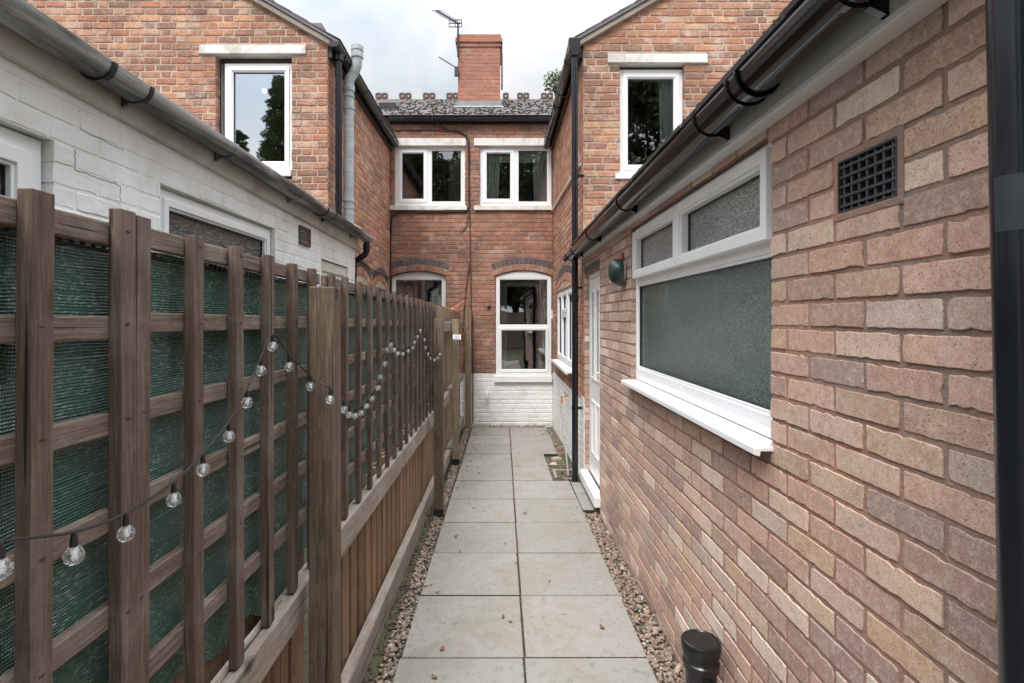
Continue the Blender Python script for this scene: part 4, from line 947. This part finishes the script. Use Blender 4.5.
# near downpipe at right edge
np_ = thing('downpipe', (.80, .80, 0), 'shiny black downpipe standing closest to the camera at the right edge', 'downpipe')
q = MB(); q.tube([(.813, .80, -.02), (.800, .80, 1.05), (.789, .80, 1.6), (.777, .80, 2.2)], .034, 28); po = q.build('pipe', 'blue_black_pipe', np_)
q = MB(); K = 10; vs = []
for z in (1.712, 1.795):
    vs += [(.7872+(1.7-z)*.02+.0345*math.cos(a), .80+.0345*math.sin(a), z) for a in [rad(172+9*k) for k in range(K)]]
q.add(vs, [(k, k+1, K+k+1, K+k) for k in range(K-1)], 0, True); q.build('faded_label', 'pipe_label', np_, recalc=False)
for z in (.62,): q = MB(); q.bx(.80, .868, .785, .815, z, z+.03); q.build('pipe_clip', 'black_plastic', np_)
# soil stub with cap
st = thing('drain_stub', (.775, 2.04, -.05), 'short black capped drain pipe standing in the gravel against the right wall', 'drain pipe')
z0 = gz(2.04)
q = MB(); q.lathe((.775, 2.04, z0-.05), [(.058, 0), (.058, .33), (.068, .335), (.068, .36), (.063, .365), (.063, .385), (.07, .39), (.07, .405)], 32); q.build('pipe', 'black_plastic', st)
q = MB(); q.lathe((.775, 2.04, z0+.352), [(.066, 0), (.074, .004), (.074, .03), (.070, .036), (.063, .038), (.060, .034), (0, .034)], 32); q.build('cap', 'black_plastic', st)
q = MB(); q.lathe((.79, 1.985, z0+.235), [(.032, -.02), (.032, .018), (.026, .024), (0, .024)], 20, axis=(-.1,-1,0)); q.build('inlet_boss', 'black_plastic', st)
# tap with hose by the drain
tp = thing('garden_tap', (.86, 6.75, .55), 'brass tap with orange fitting and grey hose on the white wall beside the drain', 'tap')
q = MB(); q.tube([(.88, 6.8, .585), (.83, 6.8, .585), (.80, 6.8, .58), (.79, 6.8, .55)], .013, 10); q.build('spout', 'brass', tp)
q = MB(); q.tube([(.84, 6.77, .62), (.84, 6.83, .62)], .008, 8); q.tube([(.84, 6.8, .59), (.84, 6.8, .62)], .006, 8); q.build('handle', 'brass', tp)
q = MB(); q.lathe((.79, 6.8, .49), [(.012,0),(.016,.01),(.016,.04),(.012,.05)], 12); q.build('hose_connector', 'mat_plastic_orange', tp)
q = MB(); q.tube([(.79, 6.8, .49), (.785, 6.75, .4), (.775, 6.5, .25), (.765, 6.2, .1), (.755, 5.95, -.05), (.75, 5.8, -.15)], .009, 10); q.build('hose', 'hose_grey', tp)
# gully and stones in the missing slab
gu = thing('drain_gully', (.76, 6.0, -.2), 'shallow square drain gully in the gap in the paving beside the downpipe', 'drain')
q = MB(); z = gz(6); q.ring(Fr((0,0,z-.06), (1,0,0), (0,0,1)), [(.60,0),(.82,0),(.82,0),(.60,0)], [(.6,0)]*4, 0, 0) if False else None
q.bx(.60, .84, 5.72, 5.75, z-.1, z-.015); q.bx(.60, .84, 6.05, 6.08, z-.1, z-.015); q.bx(.60, .63, 5.75, 6.05, z-.1, z-.015); q.bx(.81, .84, 5.75, 6.05, z-.1, z-.015); q.build('surround', 'cement', gu, bevel=.006)
q = MB()
for i in range(6): q.bx(.635+.03*i, .648+.03*i, 5.752, 6.048, z-.05, z-.035)
q.build('grate', 'dark_metal', gu)
for i, (x, y, s, mt, lb) in enumerate(((.62, 5.6, .075, 'moss', 'mossy green stone at the near corner of the drain gap'), (.70, 6.55, .07, 'cement', 'grey rubble lump at the far end of the drain gap'), (.64, 6.3, .05, 'kitchen_brick', 'broken piece of brick in the drain gap'))):
    q = MB(); q.sphere((x, y, gz(y)-.02), s, 12, sq=(1, .8, .5)); q.v = [(a+R.uniform(-.008,.008), c+R.uniform(-.008,.008), d+R.uniform(-.006,.006)) for a, c, d in q.v]
    tag(q.build('stone', mt), lb, 'stone')

# =================================================================== WHITE LEAN-TO (left)
XL = -1.55; TL = Fr((XL, 0, 0), (0,1,0), (1,0,0))
out = thing('outbuilding', (XL, 2, 0), 'white painted brick lean-to behind the trellis fence, with grey gutter', 'outbuilding')
b = MB(); hl = [(.75, 1.838, 1.25, 2.2), (2.416, 3.647, 1.2, 2.1995), (4.59, 5.40, -.1, 2.10)]
wall(b, TL, -.8, 5.66, -.2, 2.46, holes=hl, course=.0757, bl=.228, joint=.009, vofs=2.2, uofs=2.5, bond='S', recess=.0024, thick=.1, bev=.0035, step=.035, jit=.0016, rise=.0014, mats=(0,1,1,0))
b.bx(-3.9, XL-.1, 5.58, 5.64, -.2, 2.4, 0)
wall(b, Fr((0,5.66,0), (-1,0,0), (0,1,0)), 1.554, 1.84, -.2, 2.46, course=.0757, vofs=2.2, thick=.08, recess=.002, mats=(0,1,1,0))
b.build('brick_wall', ['white_masonry_paint', 'white_masonry_paint'], out)
w = window(out, TL, .76, 1.828, 1.25, 2.192, [(0, .5, 0, 1, True), (.55, 1, 0, 1, True)], n=-.035, fw=.06, glass='patterned_glass', sill=(.03,.03,.03,.03))
w = window(out, TL, 2.43, 3.635, 1.2, 2.185, [(0, 1, 0, 1, True)], n=-.03, fw=.045, sash=.03, glass='patterned_glass', sill=(.03,.03,.03,.03))
w = window(out, TL, 2.43, 3.62, 1.2, 2.175, [(0, 1, .03, .97, False)], n=-.033, fw=.05, glass='patterned_glass') if False else w
q = MB(); q.box(TL, 4.60, 5.39, -.1, 2.09, -.09, -.03, 0); q.ring(TL, rect(4.60,5.39,-.1,2.09), rect(4.67,5.32,-.02,2.0), -.03, -.018, 0)
for i in range(9): q.box(TL, 4.68, 5.31, .1+.2*i, .27+.2*i, -.03, -.024)
q.build('door', 'cream_frame', out, bevel=.004)
lv = MB(); lv.ring(TL, rect(4.07, 4.30, 2.155, 2.30), rect(4.085, 4.285, 2.17, 2.285), -.005, .014)
for i in range(6): lv.box(TL, 4.083, 4.287, 2.172+.019*i, 2.182+.019*i, -.002, .010)
lv.build('louvre_vent', 'terracotta', out, bevel=.001)
b = MB()     # eaves board
zf = lambda y: 2.43-.0205*y
vs = [(XL+.03, -.8, zf(-.8)), (XL+.03, 5.66, zf(5.66)), (XL+.03, 5.66, zf(5.66)+.15), (XL+.03, -.8, zf(-.8)+.15), (XL-.0, -.8, zf(-.8)), (XL-.0, 5.66, zf(5.66)), (XL-.0, 5.66, zf(5.66)+.15), (XL-.0, -.8, zf(-.8)+.15)]
b.add(vs, [(0,1,2,3),(4,7,6,5),(0,4,5,1),(1,5,6,2),(2,6,7,3),(3,7,4,0)]); b.build('fascia', 'dirty_fascia', out, bevel=.003)
gO = gutter(out, -1.46, 2.540, 2.463, -.8, 5.82, .060, 'aged_gutter', -1, [.05, 2.13, 2.82, 3.78, 4.5, 5.35], [], fascia_x=XL+.03)
for yb in (2.02, 4.42):
    K = 14; q = MB(); zc = 2.540-.077*(yb+.8)/6.62
    def hb(y0, w, r): 
        s = [(math.cos(math.pi+math.pi*k/K)*r, math.sin(math.pi+math.pi*k/K)*r) for k in range(K+1)]; i_ = [(math.cos(math.pi+math.pi*k/K)*.055, math.sin(math.pi+math.pi*k/K)*.055) for k in range(K+1)]
        q.prism(Fr((-1.46, y0, zc), (1,0,0), (0,1,0)), s+i_[::-1], 0, w)
    hb(yb-.1, .2, .064); q.build('union_joint', 'aged_gutter', gO)
    for dd in (-.112, .092): q = MB(); hb(yb+dd, .022, .068); q.build('joint_shadow_band', 'black_gutter', gO)  # union end bands coloured black to stand for the shadow at the joint
b = MB(); up_ = V((-math.cos(rad(24)), 0, math.sin(rad(24)))); slates(b, (-1.49, -.8, 2.535), V((0,1,-.0115)), up_, 6.42, 2.8, gauge=.2, w=.25)
b.add([(-1.50,-.8,2.525),(-1.50,5.6,2.45),(-4.2,5.6,3.65),(-4.2,-.8,3.72)], [(0,1,2,3)]); b.build('roof', 'slate', out)
q = MB(); q.bx(-1.80, -1.52, 5.62, 5.84, 2.50, 2.58); q.build('mortar_ledge', 'cement', out, bevel=.02)
pts = [(-1.46, 5.78, 2.42), (-1.46, 5.78, 2.31), (-1.47, 5.78, 2.28), (-1.56, 5.80, 2.22), (-1.60, 5.80, 2.19), (-1.61, 5.80, 1.9), (-1.61, 5.8, .0)]
pipe(out, pts, .033, 'blue_black_pipe', [((-1.46, 5.78, 2.33), .05, .039)])
# hairline cracks that step along the joints
for c in ([(1.93,2.2),(1.93,2.124),(2.05,2.124),(2.16,2.124),(2.16,2.05)], [(1.95,2.35),(1.96,2.276),(2.18,2.275),(2.18,2.2)], [(2.28,2.05),(2.29,1.973),(2.42,1.972)]):
    q = MB(); pp = []
    for (a, d), (e, f) in zip(c, c[1:]):
        for i in range(8): pp.append(V(TL(a+(e-a)*i/8+R.uniform(-.004,.004), d+(f-d)*i/8+R.uniform(-.004,.004), -.001)))
    q.tube(pp, .0009, 5); q.build('hairline_crack', 'crack', out)

# =================================================================== FENCE
fn = thing('trellis_fence', (-.63, 2.5, -.05), 'dark weathered trellis fence with green netting on the left of the path', 'fence')
XFr = -.625
ztop = lambda y: H+.182-.0085*y
def batten(y, w=.036, z0=None, tall=0):
    q = MB(); zt = ztop(y)+tall+R.uniform(-.004,.004); a = R.uniform(-.003,.003)
    x1 = XFr+R.uniform(-.002,.002); x0 = x1-.021
    zb = z0 if z0 is not None else H-.835
    N = 7; vs = []; bw = R.uniform(-.003,.003); bt = R.uniform(-.002,.002)
    for k in range(N+1):
        t = k/N; z = zb+(zt-zb)*t; dy = a*t+bw*math.sin(math.pi*t)+R.uniform(-.0004,.0004); dx = bt*math.sin(math.pi*t*1.3)
        vs += [(x0+dx, y-w/2+dy, z), (x1+dx, y-w/2+dy, z), (x1+dx, y+w/2+dy, z), (x0+dx, y+w/2+dy, z)]
    q.add(vs, [(3,2,1,0), (4*N,4*N+1,4*N+2,4*N+3)]+[(4*k+i, 4*k+(i+1)%4, 4*k+4+(i+1)%4, 4*k+4+i) for k in range(N) for i in range(4)])
    for zc in (.148, -.008, -.168, -.328, -.488, -.648):
        zz_ = H+zc+R.uniform(-.006,.006); yy_ = y+R.uniform(-.004,.004)
        if zb < zz_ < zt-.01: q.bx(x1-.001, x1+.0016+bt, yy_-.005, yy_+.005, zz_-.0011, zz_+.0011, 1)
    q.build('batten', ['dark_batten', 'gasket'], fn, bevel=.0022)
def yb(px): return 529*.64/(500-px)
YB1 = [.20, .37, .55, .723, .889, .927, 1.10, 1.273, 1.447, 1.62, 1.79]
for y in YB1: batten(y, tall=.004 if y in (.889,.927) else 0)
YB2 = [1.99+.008]+[2.17+.203*i for i in range(16)]
for y in YB2: batten(y, z0=H-.815-.018*(y-2))
def rail(y0, y1, z0a, z1a, x0, x1, mat, name='rail', drop=0, bev=.003):
    q = MB(); vs = [(x, y, z-(drop*(y-y0))) for y in (y0, y1) for x, z in ((x0,z0a),(x1,z0a),(x1,z1a),(x0,z1a))]
    q.add(vs, [(3,2,1,0),(4,5,6,7),(0,1,5,4),(1,2,6,5),(2,3,7,6),(3,0,4,7)]); q.build(name, mat, fn, bevel=bev)
for y0, y1, dz, dr_ in ((-.1, .905, 0, .0085), (.912, 1.9, 0, .0085), (1.96, 5.28, -.008, .012)):
    for k, zc in enumerate((.148, -.008, -.168, -.328, -.488, -.648)):
        rail(y0, y1, H+zc-.019+dz, H+zc+.019+dz, XFr-.041, XFr-.0215, 'dark_rail', drop=dr_)
rail(-.1, .905, H-.93, H-.835, XFr-.045, XFr+.012, 'grey_rail', 'bottom_rail', .003)
rail(.912, 1.93, H-.936, H-.840, XFr-.045, XFr+.012, 'grey_rail', 'bottom_rail', .003)
rail(1.95, 5.3, H-.937, H-.822, XFr-.045, XFr+.006, 'grey_rail', 'bottom_rail', .018)
rail(-.1, 5.3, .135, .165, XFr-.10, XFr-.078, 'warm_board', 'backing_rail', .0227)
# gravel boards
for y0, y1 in ((-.1, 1.9), (1.905, 5.3)):
    q = MB(); z = lambda y: gz(y); vs = [(x, y, gz(y)+h) for y in (y0, y1) for x, h in ((XFr-.05,-.07),(XFr-.006,-.07),(XFr-.006,.108),(XFr-.014,.118),(XFr-.05,.124))]
    q.add(vs, [(0,1,2,3,4)[::-1],(5,6,7,8,9)]+[(i,(i+1)%5,5+(i+1)%5,5+i) for i in range(5)]); q.build('gravel_board', 'grey_rail', fn, bevel=.003)
# vertical boards below the trellis, one closed panel per bay
def boards(par, y0, y1, zt, xf, w, mat, name='board_panel', zb=.05, gap=.010):
    q = MB(); y = y0; i = 0
    while y < y1-.02:
        ww = w*R.uniform(.9,1.08); e = min(y+ww, y1); x = xf-(.016 if i % 2 else 0)+R.uniform(-.002,.002)
        za, zc = gz(y)+zb, zt(y)+R.uniform(-.004,.004)
        vs = [(a, b_, z) for z in (za, zc) for a, b_ in ((x-.016,y),(x-.004,y),(x+.006,e-gap),(x-.016,e-gap))]
        q.add(vs, [(3,2,1,0),(4,5,6,7),(0,1,5,4),(1,2,6,5),(2,3,7,6),(3,0,4,7)]); y = e; i += 1
    return q.build(name, mat, par, bevel=.002)
boards(fn, -.1, 1.9, lambda y: H-.72-.0*y, XFr-.062, .066, 'warm_board')
boards(fn, 1.93, 5.3, lambda y: H-.80-.018*(y-2), XFr-.062, .066, 'warm_board')
# scraps of board behind the foot of the near panel
# netting
def net(y0, y1):
    q = MB(); N = 40; vs = []; rows = 16
    for j in range(rows+1):
        for i in range(N+1):
            y = y0+(y1-y0)*i/N; z = H-.80+(ztop(y)-.05-(H-.80))*j/rows
            if j == 0: z += .05*math.sin(y*7)+.03*math.sin(y*19)
            if j == rows: z += .004*math.sin(y*31)
            vs.append((XFr-.046+.003*math.sin(y*11+j*.9)+.002*math.sin(j*2.1+y*23), y, z))
    q.add(vs, [(j*(N+1)+i, j*(N+1)+i+1, (j+1)*(N+1)+i+1, (j+1)*(N+1)+i) for j in range(rows) for i in range(N)], 0, True)
    q.build('netting', 'shade_net', fn, recalc=False)
    q = MB(); y = y0       # selvedge with eyelets
    zz = lambda y: ztop(y)-.048
    q.tube([(XFr-.045, y0+(y1-y0)*i/40, zz(y0+(y1-y0)*i/40)+.002*math.sin(i*2)) for i in range(41)], .0025, 5)
    q.tube([(XFr-.045, y0+(y1-y0)*i/40, zz(y0+(y1-y0)*i/40)-.012) for i in range(41)], .003, 5)
    while y < y1:
        q.box(W, XFr-.047, XFr-.043, zz(y)-.014, zz(y)+.002, y, y+.006); y += .022
    q.build('netting_edge', 'gasket', fn)
net(-.1, 1.93); net(1.96, 5.28)
def post(par, y, x0, x1, dep, zt, lbl=None, mat='post_wood'):
    q = MB(); q.bx(x0, x1, y, y+dep, gz(y)-.12, zt, 0)
    o = q.build('post', mat, par, bevel=.004); q = MB(); q.bx(x0-.004, x1+.004, y-.004, y+dep+.004, gz(y)-.12, gz(y)+.05); 
    if lbl: q.build('dark_wet_base', 'cable', o)  # dark band round the foot, standing for the wet base of the post
    return o
post(fn, 1.60, -.579, -.503, .078, H+.095)
p2 = post(fn, 4.52, -.565, -.487, .08, 1.575, True)
# second fence, closed boards
f2 = thing('board_fence', (-.6, 6.8, -.16), 'brown close-boarded fence with exposed rails at the far end of the path', 'fence')
fn_save = fn; fn = f2
boards(f2, 5.34, 8.62, lambda y: H+.125-.004*(y-5), -.655, .1, 'far_board')
for y0, y1 in ((5.32, 6.30), (6.31, 8.6)):
    rail(y0, y1, 1.435, 1.54, -.645, -.588, 'grey_rail', drop=.005); rail(y0, y1, .64, .74, -.645, -.588, 'grey_rail', drop=.022); rail(y0, y1, -.08, .04, -.645, -.588, 'grey_rail', drop=.0227)
post(f2, 6.27, -.57, -.49, .08, 1.565, True, 'far_board'); post(f2, 8.62, -.57, -.47, .08, 1.72, False, 'far_board')
fn = fn_save
# =================================================================== STRING LIGHTS
sl = thing('string_lights', (-.6, 2.5, 1.2), 'string of clear crackle-glass globe lights looped along the trellis fence', 'string lights')
BP = [(-40,588,0),(0,570,0),(74,556,0),(126,534,0),(174,500,0),(203,470,0),(229,437,0),(247,403,0),(261,371,0),(272.6,347,0),(289,367,0),(310.5,387,1.57),(330,400,1.57),(344,410,1.85),(349.3,415,0),(355.5,416,0),(361.6,413,0),(366.8,406.6,0),(372.3,399,0),(378.2,388,0),(380,377,0),(385,364,0),(386.6,350,0),(391,345,0),(394.4,350,0),(398,353.6,0),(403,354,0),(408.4,351,0),(413,347.7,0),(414.5,342.6,0),(417.8,337,0),(420.5,330.7,0),(424.5,340,0),(425.6,347.7,0),(428.2,354,0),(430.7,358,0),(434.6,360,4.46),(437.7,358,4.46),(439.7,354.5,4.46)]
def unp(px, y, Y=0, X=-.600):
    if not Y: Y = X*529/(px-500)
    return V(((px-500)*Y/529, Y, H+(318-y)*Y/529))
cen = [unp(*p) for p in BP]
tops = [c+V((0,0,.034)) for c in cen]
def catmull(ps, n=5):
    o = []
    for i in range(len(ps)-1):
        p0, p1, p2, p3 = ps[max(0,i-1)], ps[i], ps[i+1], ps[min(len(ps)-1,i+2)]
        for k in range(n):
            t = k/n; o.append(.5*((2*p1)+(p2-p0)*t+(2*p0-5*p1+4*p2-p3)*t*t+(3*p1-p0-3*p2+p3)*t**3))
    return o+[ps[-1]]
cordp = catmull(tops+[unp(446, 347, 5.2, 0), unp(457, 340, 6.2, 0)])
q = MB(); q.tube(cordp, .0022, 6); q.build('cord', 'cable', sl)
for i, c in enumerate(cen):
    q = MB()
    q.lathe(c, [(.0, -.0125), (.006, -.0114), (.0108, -.0075), (.0130, -.001), (.0124, .0045), (.009, .0105), (.0055, .0145)], 14)
    bo = q.build('bulb', 'bulb_glass', sl, recalc=True)
    q = MB(); q.lathe(c, [(.0, .013), (.0052, .0135), (.0052, .022), (.003, .033), (0, .035)], 10); q.build('bulb_cap', 'gasket', bo)
    q = MB(); q.lathe(c, [(.0, -.004), (.0032, -.003), (.0032, .008), (0, .013)], 8); q.build('led_stem', 'upvc', bo)
so = thing('solar_panel', (-.49, 6.2, 1.35), 'small tilted solar panel fixed to the fence post nearest the end wall but one', 'solar panel')
c = unp(457, 337.5, 6.18, 0); q = MB()
T = lambda u, v, n: tuple(c+V((u, -.02+.35*v*1.0+n*-.5, v*.7+n*.5)))
q.box(T, -.045, .045, -.04, .04, 0, .012); q.build('panel', 'steel', so, bevel=.003)
q = MB(); q.box(T, -.038, .038, -.034, .034, .0125, .016); q.build('cell', 'solar', so)
q = MB(); q.tube([c+V((0,.03,-.02)), c+V((0,.1,-.06))], .008, 8); q.build('arm', 'black_plastic', so)
# bunting
bu = thing('bunting', (-.9, 7.5, 1.75), 'short string of yellow, white and orange bunting showing over the board fence', 'bunting')
pts = [unp(441, 306, 7.6, 0), unp(445, 307.3, 7.6, 0), unp(450, 307.8, 7.6, 0), unp(455, 307, 7.7, 0), unp(459, 304, 7.9, 0), unp(464, 301, 8.2, 0), (-.52, 8.79, 1.86)]
q = MB(); q.tube(pts, .006, 6); q.build('cord', 'orange_cloth', bu)
for i, (px, y, mt) in enumerate(((443, 306.5, 'red_paint'), (446.8, 307.2, 'yellow_cloth'), (449.5, 307.6, 'yellow_cloth'), (452, 307.6, 'white_cloth'), (455.2, 306.6, 'orange_cloth'))):
    p = unp(px, y, 7.6, 0); q = MB(); a = R.uniform(-.02,.02)
    vs = [p+V((-.032,0,0)), p+V((.032,0,0)), p+V((a,.015,-.09))]; vs += [v+V((0,.002,0)) for v in vs]
    q.add(vs, [(0,1,2),(3,5,4),(0,3,4,1),(1,4,5,2),(2,5,3,0)]); q.build('flag', mt, bu)
# fallen leaves
def leafmesh(seed):
    r = random.Random(seed); q = MB(); N = 8; vs = []; L = .034; ws = [0,.45,.8,1,.95,.75,.45,.2,0]; cu = r.uniform(.2,.9)
    for i in range(N+1):
        t = i/N; y = (t-.5)*L; w = ws[i]*.011*r.uniform(.85,1.15); z = .004+cu*.012*(2*t-1)**2
        vs += [(-w, y, z+.004*cu), (0, y, z), (w, y, z+.005*cu*r.uniform(.5,1.4))]
    q.add(vs, [(i*3+k, i*3+k+1, (i+1)*3+k+1, (i+1)*3+k) for i in range(N) for k in range(2)], 0, True)
    q.tube([(0,-L/2,.008), (0,-L/2-.012,.004)], .0008, 4); return q
protos = []
LP = [(436,568),(556,585),(538.5,620),(436,655),(486,684),(519,560)]
spots = []
for px, y in ((426,587),(437,593),(503,618),(442,650),(434,678),(602,629),(510,622)):
    Y = 529*H/(y-330); spots.append(((px-500)*Y/529, Y))
for i in range(70):
    y = 3.0+5.5*R.random()**.6; x = R.choice([R.uniform(-.45,.7), R.uniform(-.47,-.2)])
    spots.append((x, y))
base_leaf = None
for i, (x, y) in enumerate(spots):
    if x > .55 and 5.4 < y < 6.8: continue
    if len(protos) < 5:
        o = leafmesh(i).build('fallen_leaf', 'dead_leaf', recalc=False); protos.append(o)
    else: o = protos[i % 5].copy(); col.objects.link(o)
    o.location = (x, y, gz(y)+.001); o.rotation_euler = (R.uniform(-.1,.1), R.uniform(-.1,.1), R.uniform(0, 6.28)); k = R.uniform(.6,1.15); o.scale = (k, k, k)
    tag(o, 'small dry brown leaf lying on the grey paving slabs', 'leaf', 'fallen leaves on the paving')
# leaf litter where the path meets the end wall
q = MB()
for i in range(330):
    if i < 230: x, y = R.uniform(-.6,.85), 8.8-abs(R.gauss(0, .09))-.02
    else: x, y = R.choice([(R.uniform(-.6,-.45)), R.uniform(.7,.86)]), R.uniform(6.5, 8.7)
    a = R.uniform(0, 6.28); s = R.uniform(.009,.022); c = V((x, y, gz(y)+R.uniform(.002,.015))); u = V((math.cos(a), math.sin(a), R.uniform(-.4,.4)))*s; w = V((-math.sin(a), math.cos(a), R.uniform(-.4,.4)))*s*.55
    q.add([c-u, c+w, c+u, c-w], [(0,1,2),(0,2,3)])
tag(q.build('leaf_litter', 'dead_leaf', recalc=False), 'brown leaf litter gathered along the foot of the white end wall', 'leaves', kind='stuff')

# =================================================================== TREES
def tree(name, x, y, h, rx, label, mat, seed, n=9000, leaf=.1, conifer=False, trunk=.18, rz=None, zc0=.35):
    r = random.Random(seed); root = thing(name, (x, y, gz(y)), label, 'tree')
    q = MB(); q.tube([(x, y, -.1), (x+.1, y, h*.3), (x-.05, y+.1, h*.6), (x, y, h*.93)], trunk, 10, r2=.03)
    clumps = []
    if conifer:
        for i in range(60):
            t = .12+.86*i/60; rr = rx*(1-t)**.8+.1
            for k in range(5): a = r.uniform(0, 6.28); d = rr*r.uniform(.4, 1); clumps.append((x+math.cos(a)*d, y+math.sin(a)*d, h*t-d*.15, .16+.22*rr, .14+.07*rr))
    else:
        for i in range(46 if n < 30000 else 80):
            a = r.uniform(0, 6.28); t = r.uniform(zc0, 1); prof = math.sin(math.pi*min(.97, .12+(t-zc0)/(1-zc0)*.85))**.6
            d = rx*prof*math.sqrt(r.uniform(.15,1)); c = (x+math.cos(a)*d, y+math.sin(a)*d, h*t*.93); clumps.append((*c, rx*r.uniform(.22,.4), rx*r.uniform(.16,.3)))
            if i % 3 == 0: z0 = h*r.uniform(.25,.5); q.tube([(x, y, z0), (x+(c[0]-x)*.5, y+(c[1]-y)*.5, (z0+c[2])/2+.1), c], trunk*.35, 6, r2=.012)
    q.build('trunk', 'bark', root)
    lf = MB(); vs = []; fs = []
    for i in range(n):
        c = clumps[r.randrange(len(clumps))]; u = V((r.gauss(0,1), r.gauss(0,1), r.gauss(0,1))).normalized()*r.random()**.4
        p = V((c[0]+u.x*c[3], c[1]+u.y*c[3], c[2]+u.z*c[4])); a = V((r.gauss(0,1), r.gauss(0,1), r.gauss(0,.6))).normalized()*leaf*r.uniform(.6,1.2); b_ = a.orthogonal().normalized()*leaf*(.16 if conifer else .38)
        k = len(vs); vs += [p-a*.5, p+b_, p+a*.5, p-b_]; fs.append((k, k+1, k+2, k+3))
    lf.add(vs, fs); lf.build('crown', mat, root, recalc=False)
    return root
tree('broadleaf_tree', 2.75, 26, 14.6, 1.75, 'green broadleaf tree showing above the roof beside the right wing', 'leaf_green', 11, 16000, .15)
tree('garden_tree', 6.4, -11.5, 14, 4.4, 'dense dark garden tree behind the camera mirrored in the right upper window', 'leaf_dark', 12, 60000, .24, trunk=.2, zc0=.2)
tree('garden_tree', .8, -13, 12.6, 4.0, 'dark broad tree at the garden end mirrored in the far upper windows', 'leaf_dark', 13, 52000, .24, zc0=.2)
tree('garden_tree', -4.6, -14, 12.0, 3.4, 'leafy garden tree behind the camera left of the broad one', 'leaf_dark', 17, 40000, .24, zc0=.2)
tree('conifer_tree', -8.9, -10, 11.6, 1.5, 'tall ragged conifer behind the camera mirrored in the left upper window', 'leaf_dark', 14, 42000, .17, True)
tree('conifer_tree', -10.7, -10, 9.4, 1.7, 'shorter conifer behind the camera mirrored low in the left upper window', 'leaf_dark', 15, 34000, .17, True)
gf = thing('garden_fence', (0, -9, 0), 'tall grey boarded fence across the garden behind the camera', 'fence')
q = MB()
for k in range(11):
    q.bx(-9, 9, -9.02-(.012 if k % 2 else 0), -9.0-(.012 if k % 2 else 0), .05+.17*k, .215+.17*k)
q.build('board_panel', 'dark_rail', gf)
for k in range(11): q = MB(); q.bx(-9+1.8*k-.05, -9+1.8*k+.05, -9.0, -8.92, -.05, 2.0); q.build('post', 'dark_batten', gf)

# =================================================================== SKY, SUN, CAMERA
wd = bpy.data.worlds.new('World'); sc.world = wd; wd.use_nodes = True; nt = wd.node_tree; nt.nodes.clear(); b = NB(nt)
SUN_EL, SUN_AZ = rad(52), rad(203)     # azimuth clockwise from +Y
sky = b.n('ShaderNodeTexSky', sky_type='NISHITA', sun_disc=False, sun_elevation=SUN_EL, sun_rotation=SUN_AZ, air_density=1.2, dust_density=2, ozone_density=1.5)
tc = b.n('ShaderNodeTexCoord').outputs['Generated']; sep = b.n('ShaderNodeSeparateXYZ', {0: tc})
zz = b.math('MAXIMUM', sep.outputs[2], 0.0)
cm = b.mapping(tc, (1.3, 1.3, 2.8), (.4, .2, .1)); cn = b.noise(cm, 1.9, 7, .55, .5).outputs[0]
sy = b.math('MAXIMUM', b.math('MULTIPLY', sep.outputs[1], -1), 0)
lum = b.math('ADD', b.math('MULTIPLY_ADD', b.math('POWER', zz, 4.0), 42.0, 3.85), b.math('MULTIPLY', sy, 2.5))                                  # overcast sky brightens towards the zenith
ccol = b.mix(b.ramp(cn, [(.36, 0), (.62, 1)]), (.72,.82,.92), (1.10,1.08,1.07))
cl = b.n('ShaderNodeVectorMath', {0: ccol}, operation='SCALE'); b.l(lum, cl.inputs['Scale'])
cov = b.ramp(cn, [(.33, .85), (.5, .97)])
bg = b.n('ShaderNodeBackground', {'Strength': .115}); b.l(b.mix(cov, sky.outputs[0], cl.outputs[0]), bg.inputs[0])
wo = b.n('ShaderNodeOutputWorld'); b.l(bg.outputs[0], wo.inputs[0])
sd = bpy.data.lights.new('Sun', 'SUN'); sd.energy = 1.5; sd.angle = rad(18); sd.color = (1, .965, .92); so_ = bpy.data.objects.new('Sun', sd); col.objects.link(so_)
dirv = V((math.sin(SUN_AZ)*math.cos(SUN_EL), math.cos(SUN_AZ)*math.cos(SUN_EL), math.sin(SUN_EL)))
so_.rotation_euler = dirv.to_track_quat('Z', 'Y').to_euler(); so_.location = dirv*30
cd = bpy.data.cameras.new('Camera'); cam = bpy.data.objects.new('Camera', cd); col.objects.link(cam); sc.camera = cam
cam.location = (0, 0, H); cam.rotation_euler = (rad(90), 0, 0); cd.sensor_width = 36; cd.lens = 36*529/1024
cd.shift_x = 12/1024; cd.shift_y = -23.5/1024; cd.clip_start = .05; cd.clip_end = 500
sc.view_settings.view_transform = 'Standard'; sc.view_settings.look = 'None'; sc.view_settings.exposure = .68; sc.view_settings.gamma = 1
sc.render.resolution_x = 1024; sc.render.resolution_y = 683
sc.cycles.max_bounces = 8; sc.cycles.transparent_max_bounces = 16
